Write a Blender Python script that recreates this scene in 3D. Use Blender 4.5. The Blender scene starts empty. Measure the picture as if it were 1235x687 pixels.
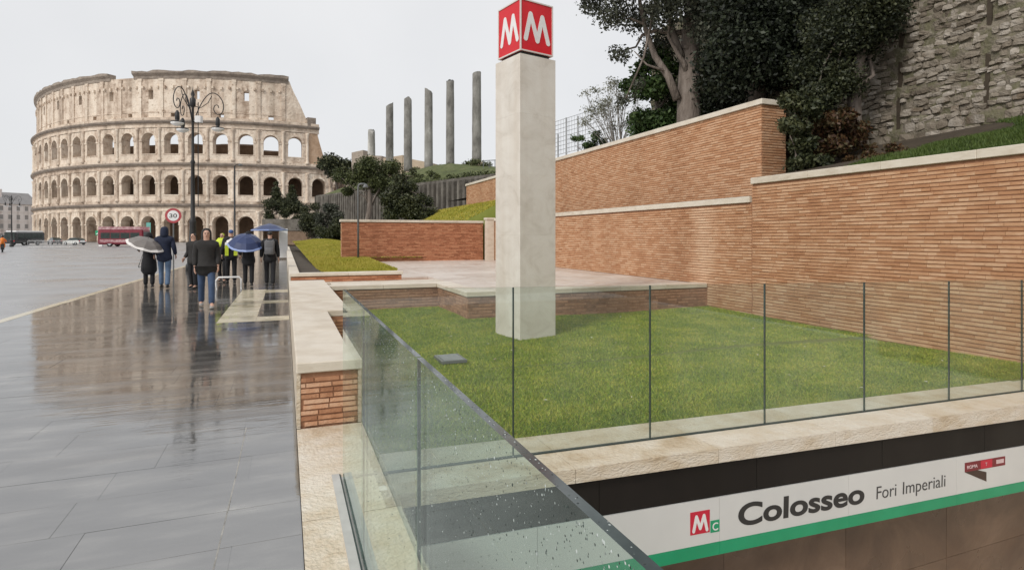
import bpy, bmesh, math, random
import numpy as np
from mathutils import Vector, Matrix
random.seed(7); rng = np.random.default_rng(7)
S = bpy.context.scene; C = S.collection
R = math.radians; PI = math.pi

# ---------------------------------------------------------------- camera
YAW = math.atan(273.5/700)
cam = bpy.data.objects.new('camera', bpy.data.cameras.new('camera')); C.objects.link(cam)
cam.location = (0, 0, 1.6); cam.rotation_euler = (R(90), 0, -YAW)
cam.data.sensor_width = 36; cam.data.lens = 700/1235*36
cam.data.shift_y = -(343.5-285)/1235
cam.data.clip_start = .05; cam.data.clip_end = 5000
S.camera = cam

# ---------------------------------------------------------------- overcast sky and soft sun
SUN_EL, SUN_AZ = R(38), R(236)          # azimuth clockwise from +Y: light comes from behind-left
W = bpy.data.worlds.new('World'); S.world = W; W.use_nodes = True
nt = W.node_tree; nt.nodes.clear()
def nn(t, k, **kw):
    n = t.nodes.new(k)
    for a, b in kw.items(): setattr(n, a, b)
    return n
sky = nn(nt, 'ShaderNodeTexSky', sky_type='NISHITA', sun_disc=False)
sky.sun_elevation = SUN_EL; sky.sun_rotation = SUN_AZ
b1 = nn(nt, 'ShaderNodeBackground'); b1.inputs[1].default_value = .1
nt.links.new(sky.outputs[0], b1.inputs[0])
tc = nn(nt, 'ShaderNodeTexCoord'); no = nn(nt, 'ShaderNodeTexNoise'); no.inputs['Scale'].default_value = 1.6; no.inputs['Detail'].default_value = 5
rp = nn(nt, 'ShaderNodeValToRGB')
rp.color_ramp.elements[0].position = .25; rp.color_ramp.elements[0].color = (.74, .75, .77, 1)
rp.color_ramp.elements[1].position = .75; rp.color_ramp.elements[1].color = (.90, .90, .905, 1)
b2 = nn(nt, 'ShaderNodeBackground'); b2.inputs[1].default_value = .76
nt.links.new(tc.outputs['Generated'], no.inputs['Vector']); nt.links.new(no.outputs[0], rp.inputs[0]); nt.links.new(rp.outputs[0], b2.inputs[0])
mx = nn(nt, 'ShaderNodeMixShader'); mx.inputs[0].default_value = .94
nt.links.new(b1.outputs[0], mx.inputs[1]); nt.links.new(b2.outputs[0], mx.inputs[2])
wo = nn(nt, 'ShaderNodeOutputWorld'); nt.links.new(mx.outputs[0], wo.inputs[0])
sl = bpy.data.lights.new('sun', 'SUN'); sl.energy = 1.5; sl.angle = R(14); sl.color = (1, .96, .9)
so = bpy.data.objects.new('sun', sl); C.objects.link(so)
sd = Vector((math.sin(SUN_AZ)*math.cos(SUN_EL), math.cos(SUN_AZ)*math.cos(SUN_EL), math.sin(SUN_EL)))
so.rotation_euler = sd.to_track_quat('Z', 'Y').to_euler(); so.location = (0, 0, 60)
S.view_settings.view_transform = 'Standard'; S.view_settings.look = 'None'; S.view_settings.exposure = .38; S.view_settings.gamma = 1
S.cycles.transparent_max_bounces = 16; S.cycles.max_bounces = 8

# ---------------------------------------------------------------- helpers
CA, SA = math.cos(YAW), math.sin(YAW)
def proj(X, Y, z):
    Z = X*SA+Y*CA
    if Z < .1: return None
    return 617.5+700*(X*CA-Y*SA)/Z, 285-(z-1.6)*700/Z, Z
def inframe(p, m=15):
    q = proj(*p)
    return q is not None and -m < q[0] < 1235+m and -m < q[1] < 687+m
def W_(px, py, Z):
    xc = (px-617.5)/700*Z
    return Vector((xc*CA+Z*SA, -xc*SA+Z*CA, 1.6+(285-py)*Z/700))
def G_(px, py, z=0): return W_(px, py, (1.6-z)*700/(py-285))

def tag(o, label=None, cat=None, group=None, kind=None):
    if label: o['label'] = label
    if cat: o['category'] = cat
    if group: o['group'] = group
    if kind: o['kind'] = kind
    return o
def empty(name, loc=(0, 0, 0), rz=0, label=None, cat=None, group=None):
    o = bpy.data.objects.new(name, None); C.objects.link(o)
    o.location = loc; o.rotation_euler = (0, 0, rz); o.empty_display_size = .2
    return tag(o, label, cat, group)
def link(name, me, parent=None):
    o = bpy.data.objects.new(name, me); C.objects.link(o)
    if parent: o.parent = parent
    return o

class MB:
    def __init__(s): s.v = []; s.f = []; s.m = []
    def add(s, vs, fs, mi=0):
        k = len(s.v); s.v += [tuple(v) for v in vs]
        s.f += [tuple(i+k for i in f) for f in fs]; s.m += [mi]*len(fs); return s
    def box(s, x0, x1, y0, y1, z0, z1, mi=0):
        return s.add([(x0,y0,z0),(x1,y0,z0),(x1,y1,z0),(x0,y1,z0),(x0,y0,z1),(x1,y0,z1),(x1,y1,z1),(x0,y1,z1)],
                     [(3,2,1,0),(4,5,6,7),(0,1,5,4),(1,2,6,5),(2,3,7,6),(3,0,4,7)], mi)
    def hexa(s, p, mi=0):     # 8 points: bottom 4, top 4
        return s.add(p, [(3,2,1,0),(4,5,6,7),(0,1,5,4),(1,2,6,5),(2,3,7,6),(3,0,4,7)], mi)
    def cbox(s, M, sx, sy, sz, ch=.004, mi=0):   # chamfered box centred, transformed by M
        a, b, c = sx/2, sy/2, sz/2; ch = min(ch, a*.4, b*.4, c*.4)
        bm = bmesh.new(); bmesh.ops.create_cube(bm, size=1)
        for v in bm.verts: v.co = Vector((v.co.x*sx, v.co.y*sy, v.co.z*sz))
        bmesh.ops.bevel(bm, geom=bm.edges[:], offset=ch, segments=1, affect='EDGES')
        bm.verts.index_update()
        s.add([M @ v.co for v in bm.verts], [[v.index for v in f.verts] for f in bm.faces], mi); bm.free(); return s
    def tube(s, pts, rad, n=8, cap=True, mi=0):
        pts = [Vector(p) for p in pts]
        if not hasattr(rad, '__len__'): rad = [rad]*len(pts)
        k = len(s.v); up = None
        for i, p in enumerate(pts):
            d = (pts[min(i+1, len(pts)-1)]-pts[max(i-1, 0)])
            d = d.normalized() if d.length > 1e-9 else Vector((0,0,1))
            if up is None: up = Vector((0,0,1)) if abs(d.z) < .9 else Vector((1,0,0))
            u = d.cross(up)
            if u.length < 1e-4: u = d.orthogonal()
            u.normalize(); w = u.cross(d).normalized(); up = w
            for j in range(n):
                a = 2*PI*j/n; s.v.append(tuple(p+(u*math.cos(a)+w*math.sin(a))*rad[i]))
        for i in range(len(pts)-1):
            for j in range(n):
                a, b = k+i*n+j, k+i*n+(j+1) % n
                s.f.append((a, b, b+n, a+n)); s.m.append(mi)
        if cap:
            s.f.append(tuple(k+j for j in range(n))[::-1]); s.m.append(mi)
            e = k+(len(pts)-1)*n; s.f.append(tuple(e+j for j in range(n))); s.m.append(mi)
        return s
    def lathe(s, prof, n=16, c=(0,0,0), mi=0, M=None):
        k = len(s.v); c = Vector(c)
        for r, z in prof:
            for j in range(n):
                a = 2*PI*j/n; p = Vector((r*math.cos(a), r*math.sin(a), z))
                s.v.append(tuple((M @ p if M else p)+c))
        for i in range(len(prof)-1):
            for j in range(n):
                a, b = k+i*n+j, k+i*n+(j+1) % n
                s.f.append((a, b, b+n, a+n)); s.m.append(mi)
        s.f.append(tuple(k+j for j in range(n))[::-1]); s.m.append(mi)
        e = k+(len(prof)-1)*n; s.f.append(tuple(e+j for j in range(n))); s.m.append(mi)
        return s
    def prism(s, poly, fn, d0, d1, mi=0):   # poly: 2D points; fn(u,v,d)->3D
        n = len(poly); k = len(s.v)
        s.v += [tuple(fn(u, v, d0)) for u, v in poly]+[tuple(fn(u, v, d1)) for u, v in poly]
        s.f += [tuple(k+i for i in range(n))[::-1], tuple(k+n+i for i in range(n))]; s.m += [mi, mi]
        for i in range(n):
            j = (i+1) % n; s.f.append((k+i, k+j, k+n+j, k+n+i)); s.m.append(mi)
        return s
    def mesh(s, name, mats, smooth=False):
        me = bpy.data.meshes.new(name); me.from_pydata(s.v, [], s.f)
        for m in (mats if isinstance(mats, (list, tuple)) else [mats]): me.materials.append(m)
        if any(s.m): me.polygons.foreach_set('material_index', s.m)
        bm = bmesh.new(); bm.from_mesh(me)
        if len(s.f) < 60000: bmesh.ops.recalc_face_normals(bm, faces=bm.faces)
        bm.to_mesh(me); bm.free()
        if smooth: me.polygons.foreach_set('use_smooth', [True]*len(me.polygons))
        return me
    def build(s, name, mats, parent=None, smooth=False, kind=None):
        o = link(name, s.mesh(name, mats, smooth), parent)
        if kind: o['kind'] = kind
        return o

def quads_mesh(name, V, n, mat):     # V: (N, n, 3) array of separate n-gons
    N = V.shape[0]; me = bpy.data.meshes.new(name)
    me.vertices.add(N*n); me.vertices.foreach_set('co', V.reshape(-1).astype(np.float32))
    me.loops.add(N*n); me.loops.foreach_set('vertex_index', np.arange(N*n, dtype=np.int32))
    me.polygons.add(N); me.polygons.foreach_set('loop_start', np.arange(0, N*n, n, dtype=np.int32))
    me.polygons.foreach_set('loop_total', np.full(N, n, dtype=np.int32))
    me.update(calc_edges=True); me.materials.append(mat); return me

# ---------------------------------------------------------------- materials
def lin(r, g, b):
    f = lambda c: (c/255/12.92 if c <= 10 else ((c/255+.055)/1.055)**2.4)
    return (f(r), f(g), f(b), 1)
def mat(name, ramp, scale=4, detail=6, rough=.7, rough2=None, bump=0, bscale=30, rand=0, metal=0, spec=.5,
        stretch=(1, 1, 1), rscale=2, coat=0, bdist=.01, streak=0, ior=1.5, dist=0, stain=None, pits=0, soot=.58, chisel=0):
    m = bpy.data.materials.new(name); m.use_nodes = True; t = m.node_tree; B = t.nodes['Principled BSDF']; L = t.links.new
    if not isinstance(ramp[0], tuple): ramp = [ramp]
    g = nn(t, 'ShaderNodeNewGeometry')
    mp = nn(t, 'ShaderNodeMapping'); mp.inputs['Scale'].default_value = stretch; L(g.outputs['Position'], mp.inputs[0])
    ns = nn(t, 'ShaderNodeTexNoise'); ns.inputs['Scale'].default_value = scale; ns.inputs['Detail'].default_value = detail
    ns.inputs['Roughness'].default_value = .62; ns.inputs['Distortion'].default_value = dist
    L(mp.outputs[0], ns.inputs['Vector'])
    fac = ns.outputs[0]
    if rand:
        oi = nn(t, 'ShaderNodeObjectInfo')
        a = nn(t, 'ShaderNodeMath', operation='ADD'); L(oi.outputs['Random'], a.inputs[0]); L(g.outputs['Random Per Island'], a.inputs[1])
        fr = nn(t, 'ShaderNodeMath', operation='FRACT'); L(a.outputs[0], fr.inputs[0])
        s1 = nn(t, 'ShaderNodeMath', operation='MULTIPLY_ADD'); L(fr.outputs[0], s1.inputs[0]); s1.inputs[1].default_value = rand; s1.inputs[2].default_value = -rand/2
        s2 = nn(t, 'ShaderNodeMath', operation='ADD'); L(ns.outputs[0], s2.inputs[0]); L(s1.outputs[0], s2.inputs[1]); fac = s2.outputs[0]
    cr = nn(t, 'ShaderNodeValToRGB'); e = cr.color_ramp.elements
    n = len(ramp)
    while len(e) < max(n, 2): e.new(.5)
    lo, hi = (.28, .72) if not rand else (.2, .8)
    for i in range(len(e)):
        c = ramp[min(i, n-1)]; e[i].color = (c[0], c[1], c[2], 1); e[i].position = lo+(hi-lo)*i/max(len(e)-1, 1)
    L(fac, cr.inputs[0]); col = cr.outputs[0]
    if streak:      # dark vertical rain streaks and lichen, a stain with a shape of its own
        mp2 = nn(t, 'ShaderNodeMapping'); mp2.inputs['Scale'].default_value = (1, 1, .09); L(g.outputs['Position'], mp2.inputs[0])
        n2 = nn(t, 'ShaderNodeTexNoise'); n2.inputs['Scale'].default_value = streak; n2.inputs['Detail'].default_value = 5; L(mp2.outputs[0], n2.inputs['Vector'])
        r2 = nn(t, 'ShaderNodeValToRGB'); r2.color_ramp.elements[0].position = .48; r2.color_ramp.elements[0].color = (1, 1, 1, 1)
        r2.color_ramp.elements[1].position = .75; r2.color_ramp.elements[1].color = (soot, soot*.95, soot*.9, 1); L(n2.outputs[0], r2.inputs[0])
        mm = nn(t, 'ShaderNodeMix', data_type='RGBA', blend_type='MULTIPLY'); mm.inputs[0].default_value = 1
        L(col, mm.inputs[6]); L(r2.outputs[0], mm.inputs[7]); col = mm.outputs[2]
    if pits:        # small dark holes and soot patches in old stone
        n3 = nn(t, 'ShaderNodeTexNoise'); n3.inputs['Scale'].default_value = pits; n3.inputs['Detail'].default_value = 4; L(g.outputs['Position'], n3.inputs['Vector'])
        r3 = nn(t, 'ShaderNodeValToRGB'); r3.color_ramp.elements[0].position = .60; r3.color_ramp.elements[0].color = (1, 1, 1, 1)
        r3.color_ramp.elements[1].position = .74; r3.color_ramp.elements[1].color = (.55, .48, .42, 1); L(n3.outputs[0], r3.inputs[0])
        m3 = nn(t, 'ShaderNodeMix', data_type='RGBA', blend_type='MULTIPLY'); m3.inputs[0].default_value = 1
        L(col, m3.inputs[6]); L(r3.outputs[0], m3.inputs[7]); col = m3.outputs[2]
    if stain:       # pale lime bloom in a vertical strip at world y = stain
        sx = nn(t, 'ShaderNodeSeparateXYZ'); L(g.outputs['Position'], sx.inputs[0])
        d1 = nn(t, 'ShaderNodeMath', operation='SUBTRACT'); L(sx.outputs[1], d1.inputs[0]); d1.inputs[1].default_value = stain
        d2 = nn(t, 'ShaderNodeMath', operation='ABSOLUTE'); L(d1.outputs[0], d2.inputs[0])
        d3 = nn(t, 'ShaderNodeMapRange'); L(d2.outputs[0], d3.inputs[0]); d3.inputs[1].default_value = .05; d3.inputs[2].default_value = .55; d3.inputs[3].default_value = 1; d3.inputs[4].default_value = 0
        d4 = nn(t, 'ShaderNodeMath', operation='MULTIPLY'); L(d3.outputs[0], d4.inputs[0]); L(ns.outputs[0], d4.inputs[1])
        ms = nn(t, 'ShaderNodeMix', data_type='RGBA'); L(d4.outputs[0], ms.inputs[0]); L(col, ms.inputs[6]); ms.inputs[7].default_value = (.80, .58, .40, 1); col = ms.outputs[2]
    B.inputs['IOR'].default_value = ior
    L(col, B.inputs['Base Color'])
    B.inputs['Roughness'].default_value = rough; B.inputs['Metallic'].default_value = metal
    B.inputs['Specular IOR Level'].default_value = spec; B.inputs['Coat Weight'].default_value = coat; B.inputs['Coat Roughness'].default_value = .1
    if rough2 is not None:
        nr = nn(t, 'ShaderNodeTexNoise'); nr.inputs['Scale'].default_value = rscale; nr.inputs['Detail'].default_value = 4; L(mp.outputs[0], nr.inputs['Vector'])
        mr = nn(t, 'ShaderNodeMapRange'); mr.inputs[1].default_value = .35; mr.inputs[2].default_value = .65
        mr.inputs[3].default_value = rough; mr.inputs[4].default_value = rough2; L(nr.outputs[0], mr.inputs[0]); L(mr.outputs[0], B.inputs['Roughness'])
    if bump:
        nb = nn(t, 'ShaderNodeTexNoise'); nb.inputs['Scale'].default_value = bscale; nb.inputs['Detail'].default_value = 5; L(mp.outputs[0], nb.inputs['Vector'])
        bu = nn(t, 'ShaderNodeBump'); bu.inputs['Strength'].default_value = bump; bu.inputs['Distance'].default_value = bdist
        L(nb.outputs[0], bu.inputs['Height']); L(bu.outputs[0], B.inputs['Normal'])
        if chisel:      # patchy fine tooling and rain ripples
            m4 = nn(t, 'ShaderNodeMapping'); m4.inputs['Scale'].default_value = (.5, 2.6, 1); m4.inputs['Rotation'].default_value = (0, 0, .12); L(g.outputs['Position'], m4.inputs[0])
            n4 = nn(t, 'ShaderNodeTexNoise'); n4.inputs['Scale'].default_value = 9; n4.inputs['Detail'].default_value = 6; L(m4.outputs[0], n4.inputs['Vector'])
            n5 = nn(t, 'ShaderNodeTexNoise'); n5.inputs['Scale'].default_value = .9; n5.inputs['Detail'].default_value = 5; L(g.outputs['Position'], n5.inputs['Vector'])
            r5 = nn(t, 'ShaderNodeMapRange'); r5.inputs[1].default_value = .42; r5.inputs[2].default_value = .66; r5.inputs[3].default_value = .06; r5.inputs[4].default_value = 1; L(n5.outputs[0], r5.inputs[0])
            x5 = nn(t, 'ShaderNodeMath', operation='MULTIPLY'); L(n4.outputs[0], x5.inputs[0]); L(r5.outputs[0], x5.inputs[1])
            b4 = nn(t, 'ShaderNodeBump'); b4.inputs['Strength'].default_value = chisel; b4.inputs['Distance'].default_value = .006
            L(x5.outputs[0], b4.inputs['Height']); L(bu.outputs[0], b4.inputs['Normal']); L(b4.outputs[0], B.inputs['Normal'])
    return m

M = {}
BR = [(.39,.182,.085), (.50,.255,.13), (.56,.31,.17), (.66,.42,.26), (.50,.25,.125)]
M['brick'] = mat('brick_clay', BR, 2.2, 11, .8, bump=.6, bscale=60, rand=.30, streak=.8, soot=.80, stretch=(1, 1, 4.5))
M['brickstain'] = mat('lime_stained_brick', BR, 2.2, 11, .8, bump=.6, bscale=60, rand=.30, stain=11.35, streak=.8, soot=.80, stretch=(1, 1, 4.5))
M['brickdark'] = mat('dark_brick_clay', [(.22,.10,.055), (.34,.17,.095), (.42,.22,.13), (.30,.14,.075)], 9, 6, .8, bump=.5, bscale=60, rand=.6)  # darker clay tones for the low wall round the lawn
M['brickred'] = mat('brick_red_clay', [(.31,.115,.055), (.46,.185,.095), (.54,.25,.135)], 9, 6, .8, bump=.5, bscale=60, rand=.6)
M['brickpier'] = mat('pier_brick_clay', [(.34,.15,.075), (.50,.25,.135), (.58,.31,.18), (.64,.40,.26)], 7, 9, .75, bump=.7, bscale=55, rand=.55)
M['mortar'] = mat('mortar', [(.27,.13,.07), (.39,.205,.12)], 14, 5, .95, bump=.5, bscale=80)
M['trav'] = mat('travertine', [(.52,.44,.34), (.66,.59,.49), (.74,.68,.59)], 3, 8, .45, .65, bump=.35, bscale=50, rand=.25, stretch=(1, 1, 2.5), bdist=.006)
M['travpit'] = mat('pitted_travertine', [(.44,.32,.19), (.63,.53,.40), (.72,.645,.54), (.78,.73,.64)], 3.5, 10, .32, bump=.9, bscale=38, rand=.2, stretch=(1, 1, 2.2), bdist=.015)
M['pillar'] = mat('pillar_travertine', [(.55,.50,.435), (.69,.645,.585), (.76,.725,.67)], 2.6, 11, .45, .65, bump=.35, bscale=45, rand=.06, stretch=(1, 1, 1.3), bdist=.008, dist=.8, streak=2.2, soot=.86)
M['colo'] = mat('ancient_travertine', [(.33,.24,.175), (.60,.485,.385), (.74,.63,.515), (.82,.72,.605)], .5, 12, .9, bump=1, bscale=1.6, rand=.3, bdist=.2, streak=.5, pits=1.1)
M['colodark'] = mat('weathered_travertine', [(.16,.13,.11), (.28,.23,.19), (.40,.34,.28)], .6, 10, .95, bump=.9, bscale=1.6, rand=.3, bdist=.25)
M['colobrick'] = mat('ancient_brickwork', [(.34,.22,.14), (.48,.33,.22), (.54,.40,.29)], .6, 9, .95, bump=.6, bscale=2, bdist=.2)
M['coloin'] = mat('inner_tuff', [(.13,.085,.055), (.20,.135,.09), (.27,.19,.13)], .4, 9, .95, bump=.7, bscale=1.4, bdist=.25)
M['slab'] = mat('wet_basalt_slab', [(.018,.017,.016), (.05,.047,.044), (.08,.076,.071), (.15,.142,.13), (.36,.34,.31)], 2.6, 14, .012, .15, bump=.32, bscale=5.5, rand=.05, spec=.95, stretch=(.45, 1.6, 1), rscale=1.7, bdist=.004, ior=2.35, chisel=.26)
M['joint'] = mat('wet_joint', [(.04,.038,.037), (.09,.086,.084), (.17,.165,.155)], 1.2, 6, .10, spec=.9, ior=2.1)
M['palejoint'] = mat('pale_joint_strip', [(.10,.095,.085), (.26,.245,.22), (.40,.38,.34)], 9, 6, .25)  # pale tone for one thin line along a pavement joint
M['wettrav'] = mat('wet_light_paving', [(.42,.36,.24), (.56,.5,.36), (.62,.56,.43)], 3, 6, .12, .3, bump=.12, bscale=14, rand=.3, bdist=.004, spec=.5)
M['road'] = mat('wet_asphalt', [(.20,.20,.202), (.30,.298,.298)], .8, 9, .24, .46, bump=.35, bscale=20, rscale=.3, bdist=.01, spec=.9, ior=2.3)
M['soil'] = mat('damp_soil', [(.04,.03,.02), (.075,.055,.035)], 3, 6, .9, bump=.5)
M['lawnsoil'] = mat('lawn_turf', [(.11,.15,.018), (.20,.22,.04)], 1.2, 7, .9, bump=.5, bscale=40)
M['terr'] = mat('terrace_paving', [(.50,.415,.35), (.62,.545,.475), (.71,.65,.585)], 4, 6, .3, .5, bump=.2, bscale=30, rand=.4)
M['black'] = mat('black_fascia', [(.008,.006,.005), (.016,.013,.011)], 2, 6, .45, .6, spec=.25, streak=1.5)
M['signwhite'] = mat('sign_white', [(.60,.60,.585), (.66,.66,.64)], 1.5, 3, .3, .42)
M['green'] = mat('sign_green', [(.0,.27,.115), (.005,.33,.15)], 2, 3, .35)
M['ink'] = mat('lettering_dark', [(.018,.018,.018), (.025,.025,.026)], 5, 3, .5)
M['inkgrey'] = mat('lettering_grey', [(.045,.043,.042), (.06,.06,.06)], 5, 3, .5)
M['red'] = mat('enamel_red', [(.58,.003,.010), (.66,.006,.016)], 3, 3, .3, .36, spec=.45)
M['mred'] = mat('sign_red', [(.52,.006,.03), (.58,.012,.045)], 3, 3, .4)
M['dkred'] = mat('dark_red_print', [(.17,.012,.018), (.22,.02,.028)], 3, 3, .5)
M['dkbrown'] = mat('dark_brown_print', [(.045,.022,.015), (.06,.03,.02)], 3, 3, .5)
M['whitepaint'] = mat('white_paint', [(.72,.71,.70), (.8,.79,.78)], 3, 3, .35)
M['pinkprint'] = mat('pale_print', [(.62,.45,.45), (.7,.52,.52)], 3, 3, .5)
M['cubeframe'] = mat('cube_trim', [(.62,.56,.52), (.72,.67,.63)], 3, 3, .3)
M['brownstone'] = mat('brown_marble', [(.07,.040,.025), (.14,.085,.053), (.23,.15,.10)], 1.3, 9, .25, .45, bump=.15, bscale=20, rand=.2, dist=1.2)
M['steel'] = mat('brushed_steel', [(.42,.43,.44), (.55,.56,.57)], 6, 4, .3, .45, metal=.9)
M['channel'] = mat('pale_channel_metal', [(.42,.41,.39), (.58,.57,.545)], 5, 6, .4, .55, metal=.15)
M['iron'] = mat('cast_iron', [(.012,.012,.013), (.03,.028,.027)], 8, 5, .45, .6, bump=.3, bscale=50)
M['greypost'] = mat('grey_post', [(.11,.115,.115), (.16,.165,.165)], 6, 4, .45)
M['gasket'] = mat('dark_gasket', [(.018,.032,.028), (.03,.045,.042)], 6, 3, .5)
M['granite'] = mat('grey_granite', [(.09,.085,.075), (.22,.21,.19), (.32,.31,.285), (.62,.60,.56)], .9, 11, .85, bump=.8, bscale=3, rand=.3, stretch=(1, 1, .5), bdist=.1)
M['tuff'] = mat('cream_ruin_stone', [(.40,.31,.22), (.54,.44,.33)], .6, 8, .9, bump=.6, bscale=2, bdist=.15)
M['retain'] = mat('stained_concrete', [(.07,.062,.052), (.15,.135,.115), (.24,.22,.19)], .7, 9, .9, bump=.6, bscale=3, streak=.8, bdist=.1)
M['stone'] = mat('rubble_stone', [(.10,.08,.058), (.20,.165,.125), (.28,.24,.19), (.42,.375,.32), (.19,.145,.10)], 1.1, 8, .9, bump=.9, bscale=25, rand=.35, bdist=.03)
M['rubblemortar'] = mat('rubble_mortar', [(.10,.085,.06), (.21,.18,.14), (.15,.14,.08), (.33,.295,.24)], 2.5, 8, .95, bump=.9, bscale=14, bdist=.05)
M['bark'] = mat('tree_bark', [(.10,.08,.065), (.19,.155,.13), (.28,.24,.21)], 5, 8, .9, bump=.9, bscale=14, stretch=(1, 1, .25), bdist=.05)
M['twig'] = mat('bare_twig', [(.20,.18,.16), (.32,.30,.27)], 5, 5, .9)
def leafmat(name, ramp, sc=.9, rough=.55):
    m = mat(name, ramp, sc, 5, rough, rand=.55, spec=.35); B = m.node_tree.nodes['Principled BSDF']
    return m
M['leafdark'] = leafmat('dark_evergreen_leaf', [(.006,.009,.005), (.014,.020,.010), (.032,.042,.02)])
M['leafgrey'] = leafmat('grey_green_leaf', [(.022,.026,.018), (.05,.056,.036), (.10,.105,.075)])
M['leafgreen'] = leafmat('mid_green_leaf', [(.02,.04,.01), (.045,.085,.022), (.085,.13,.04)])
M['leafolive'] = leafmat('olive_leaf', [(.014,.02,.008), (.038,.046,.017), (.085,.09,.038)])
M['leafdeep'] = leafmat('deep_green_leaf', [(.008,.012,.005), (.024,.031,.012), (.06,.066,.028)])
M['leafmid'] = leafmat('mid_olive_leaf', [(.03,.04,.013), (.07,.085,.028), (.13,.145,.055)])
M['leafrust'] = leafmat('rusty_leaf', [(.035,.016,.008), (.09,.042,.018), (.055,.05,.018), (.13,.07,.03)])
M['leafpale'] = leafmat('pale_leaf', [(.13,.14,.10), (.24,.245,.19), (.34,.34,.28)])
M['grass'] = leafmat('lawn_blade', [(.075,.15,.007), (.185,.27,.016), (.30,.35,.028), (.46,.42,.07)], 1.5, .5)
M['grassyel'] = leafmat('yellow_green_blade', [(.26,.27,.022), (.40,.36,.045), (.50,.40,.085)], .5, .6)
M['grasshill'] = leafmat('moss_green_blade', [(.03,.055,.008), (.06,.10,.015), (.10,.14,.03)], .8, .6)
M['skin'] = mat('skin', [(.50,.29,.21), (.56,.34,.25)], 8, 3, .5)
def cloth(name, c, k=1.5): return mat(name, [tuple(x*.8 for x in c), tuple(x*1.2 for x in c)], 10, 5, .85, bump=.3, bscale=14, bdist=.03)
M['navy'] = cloth('navy_cloth', (.012,.018,.042)); M['blackcloth'] = cloth('black_cloth', (.010,.010,.012))
M['darkcoat'] = cloth('charcoal_cloth', (.022,.020,.019)); M['jeans'] = cloth('blue_denim', (.045,.075,.14)); M['jeanslight'] = cloth('faded_denim', (.10,.155,.245))
M['greycloth'] = cloth('grey_cloth', (.13,.13,.135)); M['hivis'] = mat('hi_vis_yellow', [(.50,.62,.02), (.62,.72,.06)], 6, 3, .6); M['bluehood'] = cloth('blue_cloth', (.06,.12,.30))
M['orange'] = mat('orange_jacket', [(.80,.20,.02), (.88,.28,.04)], 6, 3, .6)
M['hair'] = mat('dark_hair', [(.012,.008,.006), (.025,.017,.012)], 20, 3, .5)
M['shoe'] = mat('shoe_leather', [(.012,.011,.01), (.03,.027,.025)], 10, 3, .5)
M['paleshoe'] = mat('pale_shoe', [(.25,.24,.22), (.36,.35,.33)], 10, 3, .5)
M['umbgrey'] = mat('grey_umbrella_cloth', [(.17,.15,.138), (.22,.20,.185)], 5, 3, .5); M['umbwhite'] = mat('white_trim_cloth', [(.72,.68,.65), (.78,.75,.72)], 5, 3, .5)
M['umbblue'] = mat('blue_umbrella_cloth', [(.02,.035,.105), (.035,.055,.15)], 5, 3, .35); M['umbrim'] = mat('pale_blue_trim', [(.22,.30,.55), (.28,.36,.62)], 5, 3, .4)
M['carwhite'] = mat('white_car_paint', [(.66,.66,.63), (.72,.72,.7)], 3, 3, .2, coat=.5); M['carblack'] = mat('black_car_paint', [(.012,.012,.014), (.02,.02,.022)], 3, 3, .2, coat=.5)
M['busred'] = mat('red_bus_paint', [(.15,.008,.02), (.22,.014,.03)], 2, 3, .25, coat=.4); M['carglass'] = mat('vehicle_glass', [(.012,.02,.018), (.03,.045,.04)], 2, 3, .06)
M['tyre'] = mat('tyre_rubber', [(.012,.012,.012), (.02,.02,.02)], 6, 3, .8); M['tailred'] = mat('tail_light_red', [(.45,.01,.01), (.5,.02,.02)], 6, 3, .3)
M['pinkad'] = mat('pale_pink_print', [(.22,.05,.07), (.60,.42,.42)], 2, 3, .4)
M['plaster'] = mat('pale_plaster', [(.76,.70,.67), (.84,.79,.76)], .3, 6, .9, streak=.5); M['roofgrey'] = mat('grey_roof', [(.27,.26,.26), (.34,.33,.33)], .5, 5, .8)
M['windowdark'] = mat('window_dark', [(.25,.24,.235), (.33,.32,.31)], 1, 3, .3)
M['lampglass'] = mat('opal_glass', [(.78,.77,.75), (.84,.83,.82)], 3, 2, .25); M['barrier'] = mat('galvanised_tube', [(.42,.42,.42), (.52,.52,.52)], 4, 3, .4, metal=.4)
M['tealprint'] = mat('teal_print', [(.10,.32,.28), (.15,.42,.36)], 3, 3, .5)
M['railwire'] = mat('galvanised_wire', [(.34,.35,.36), (.45,.46,.47)], 4, 3, .5, metal=.3)

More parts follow.
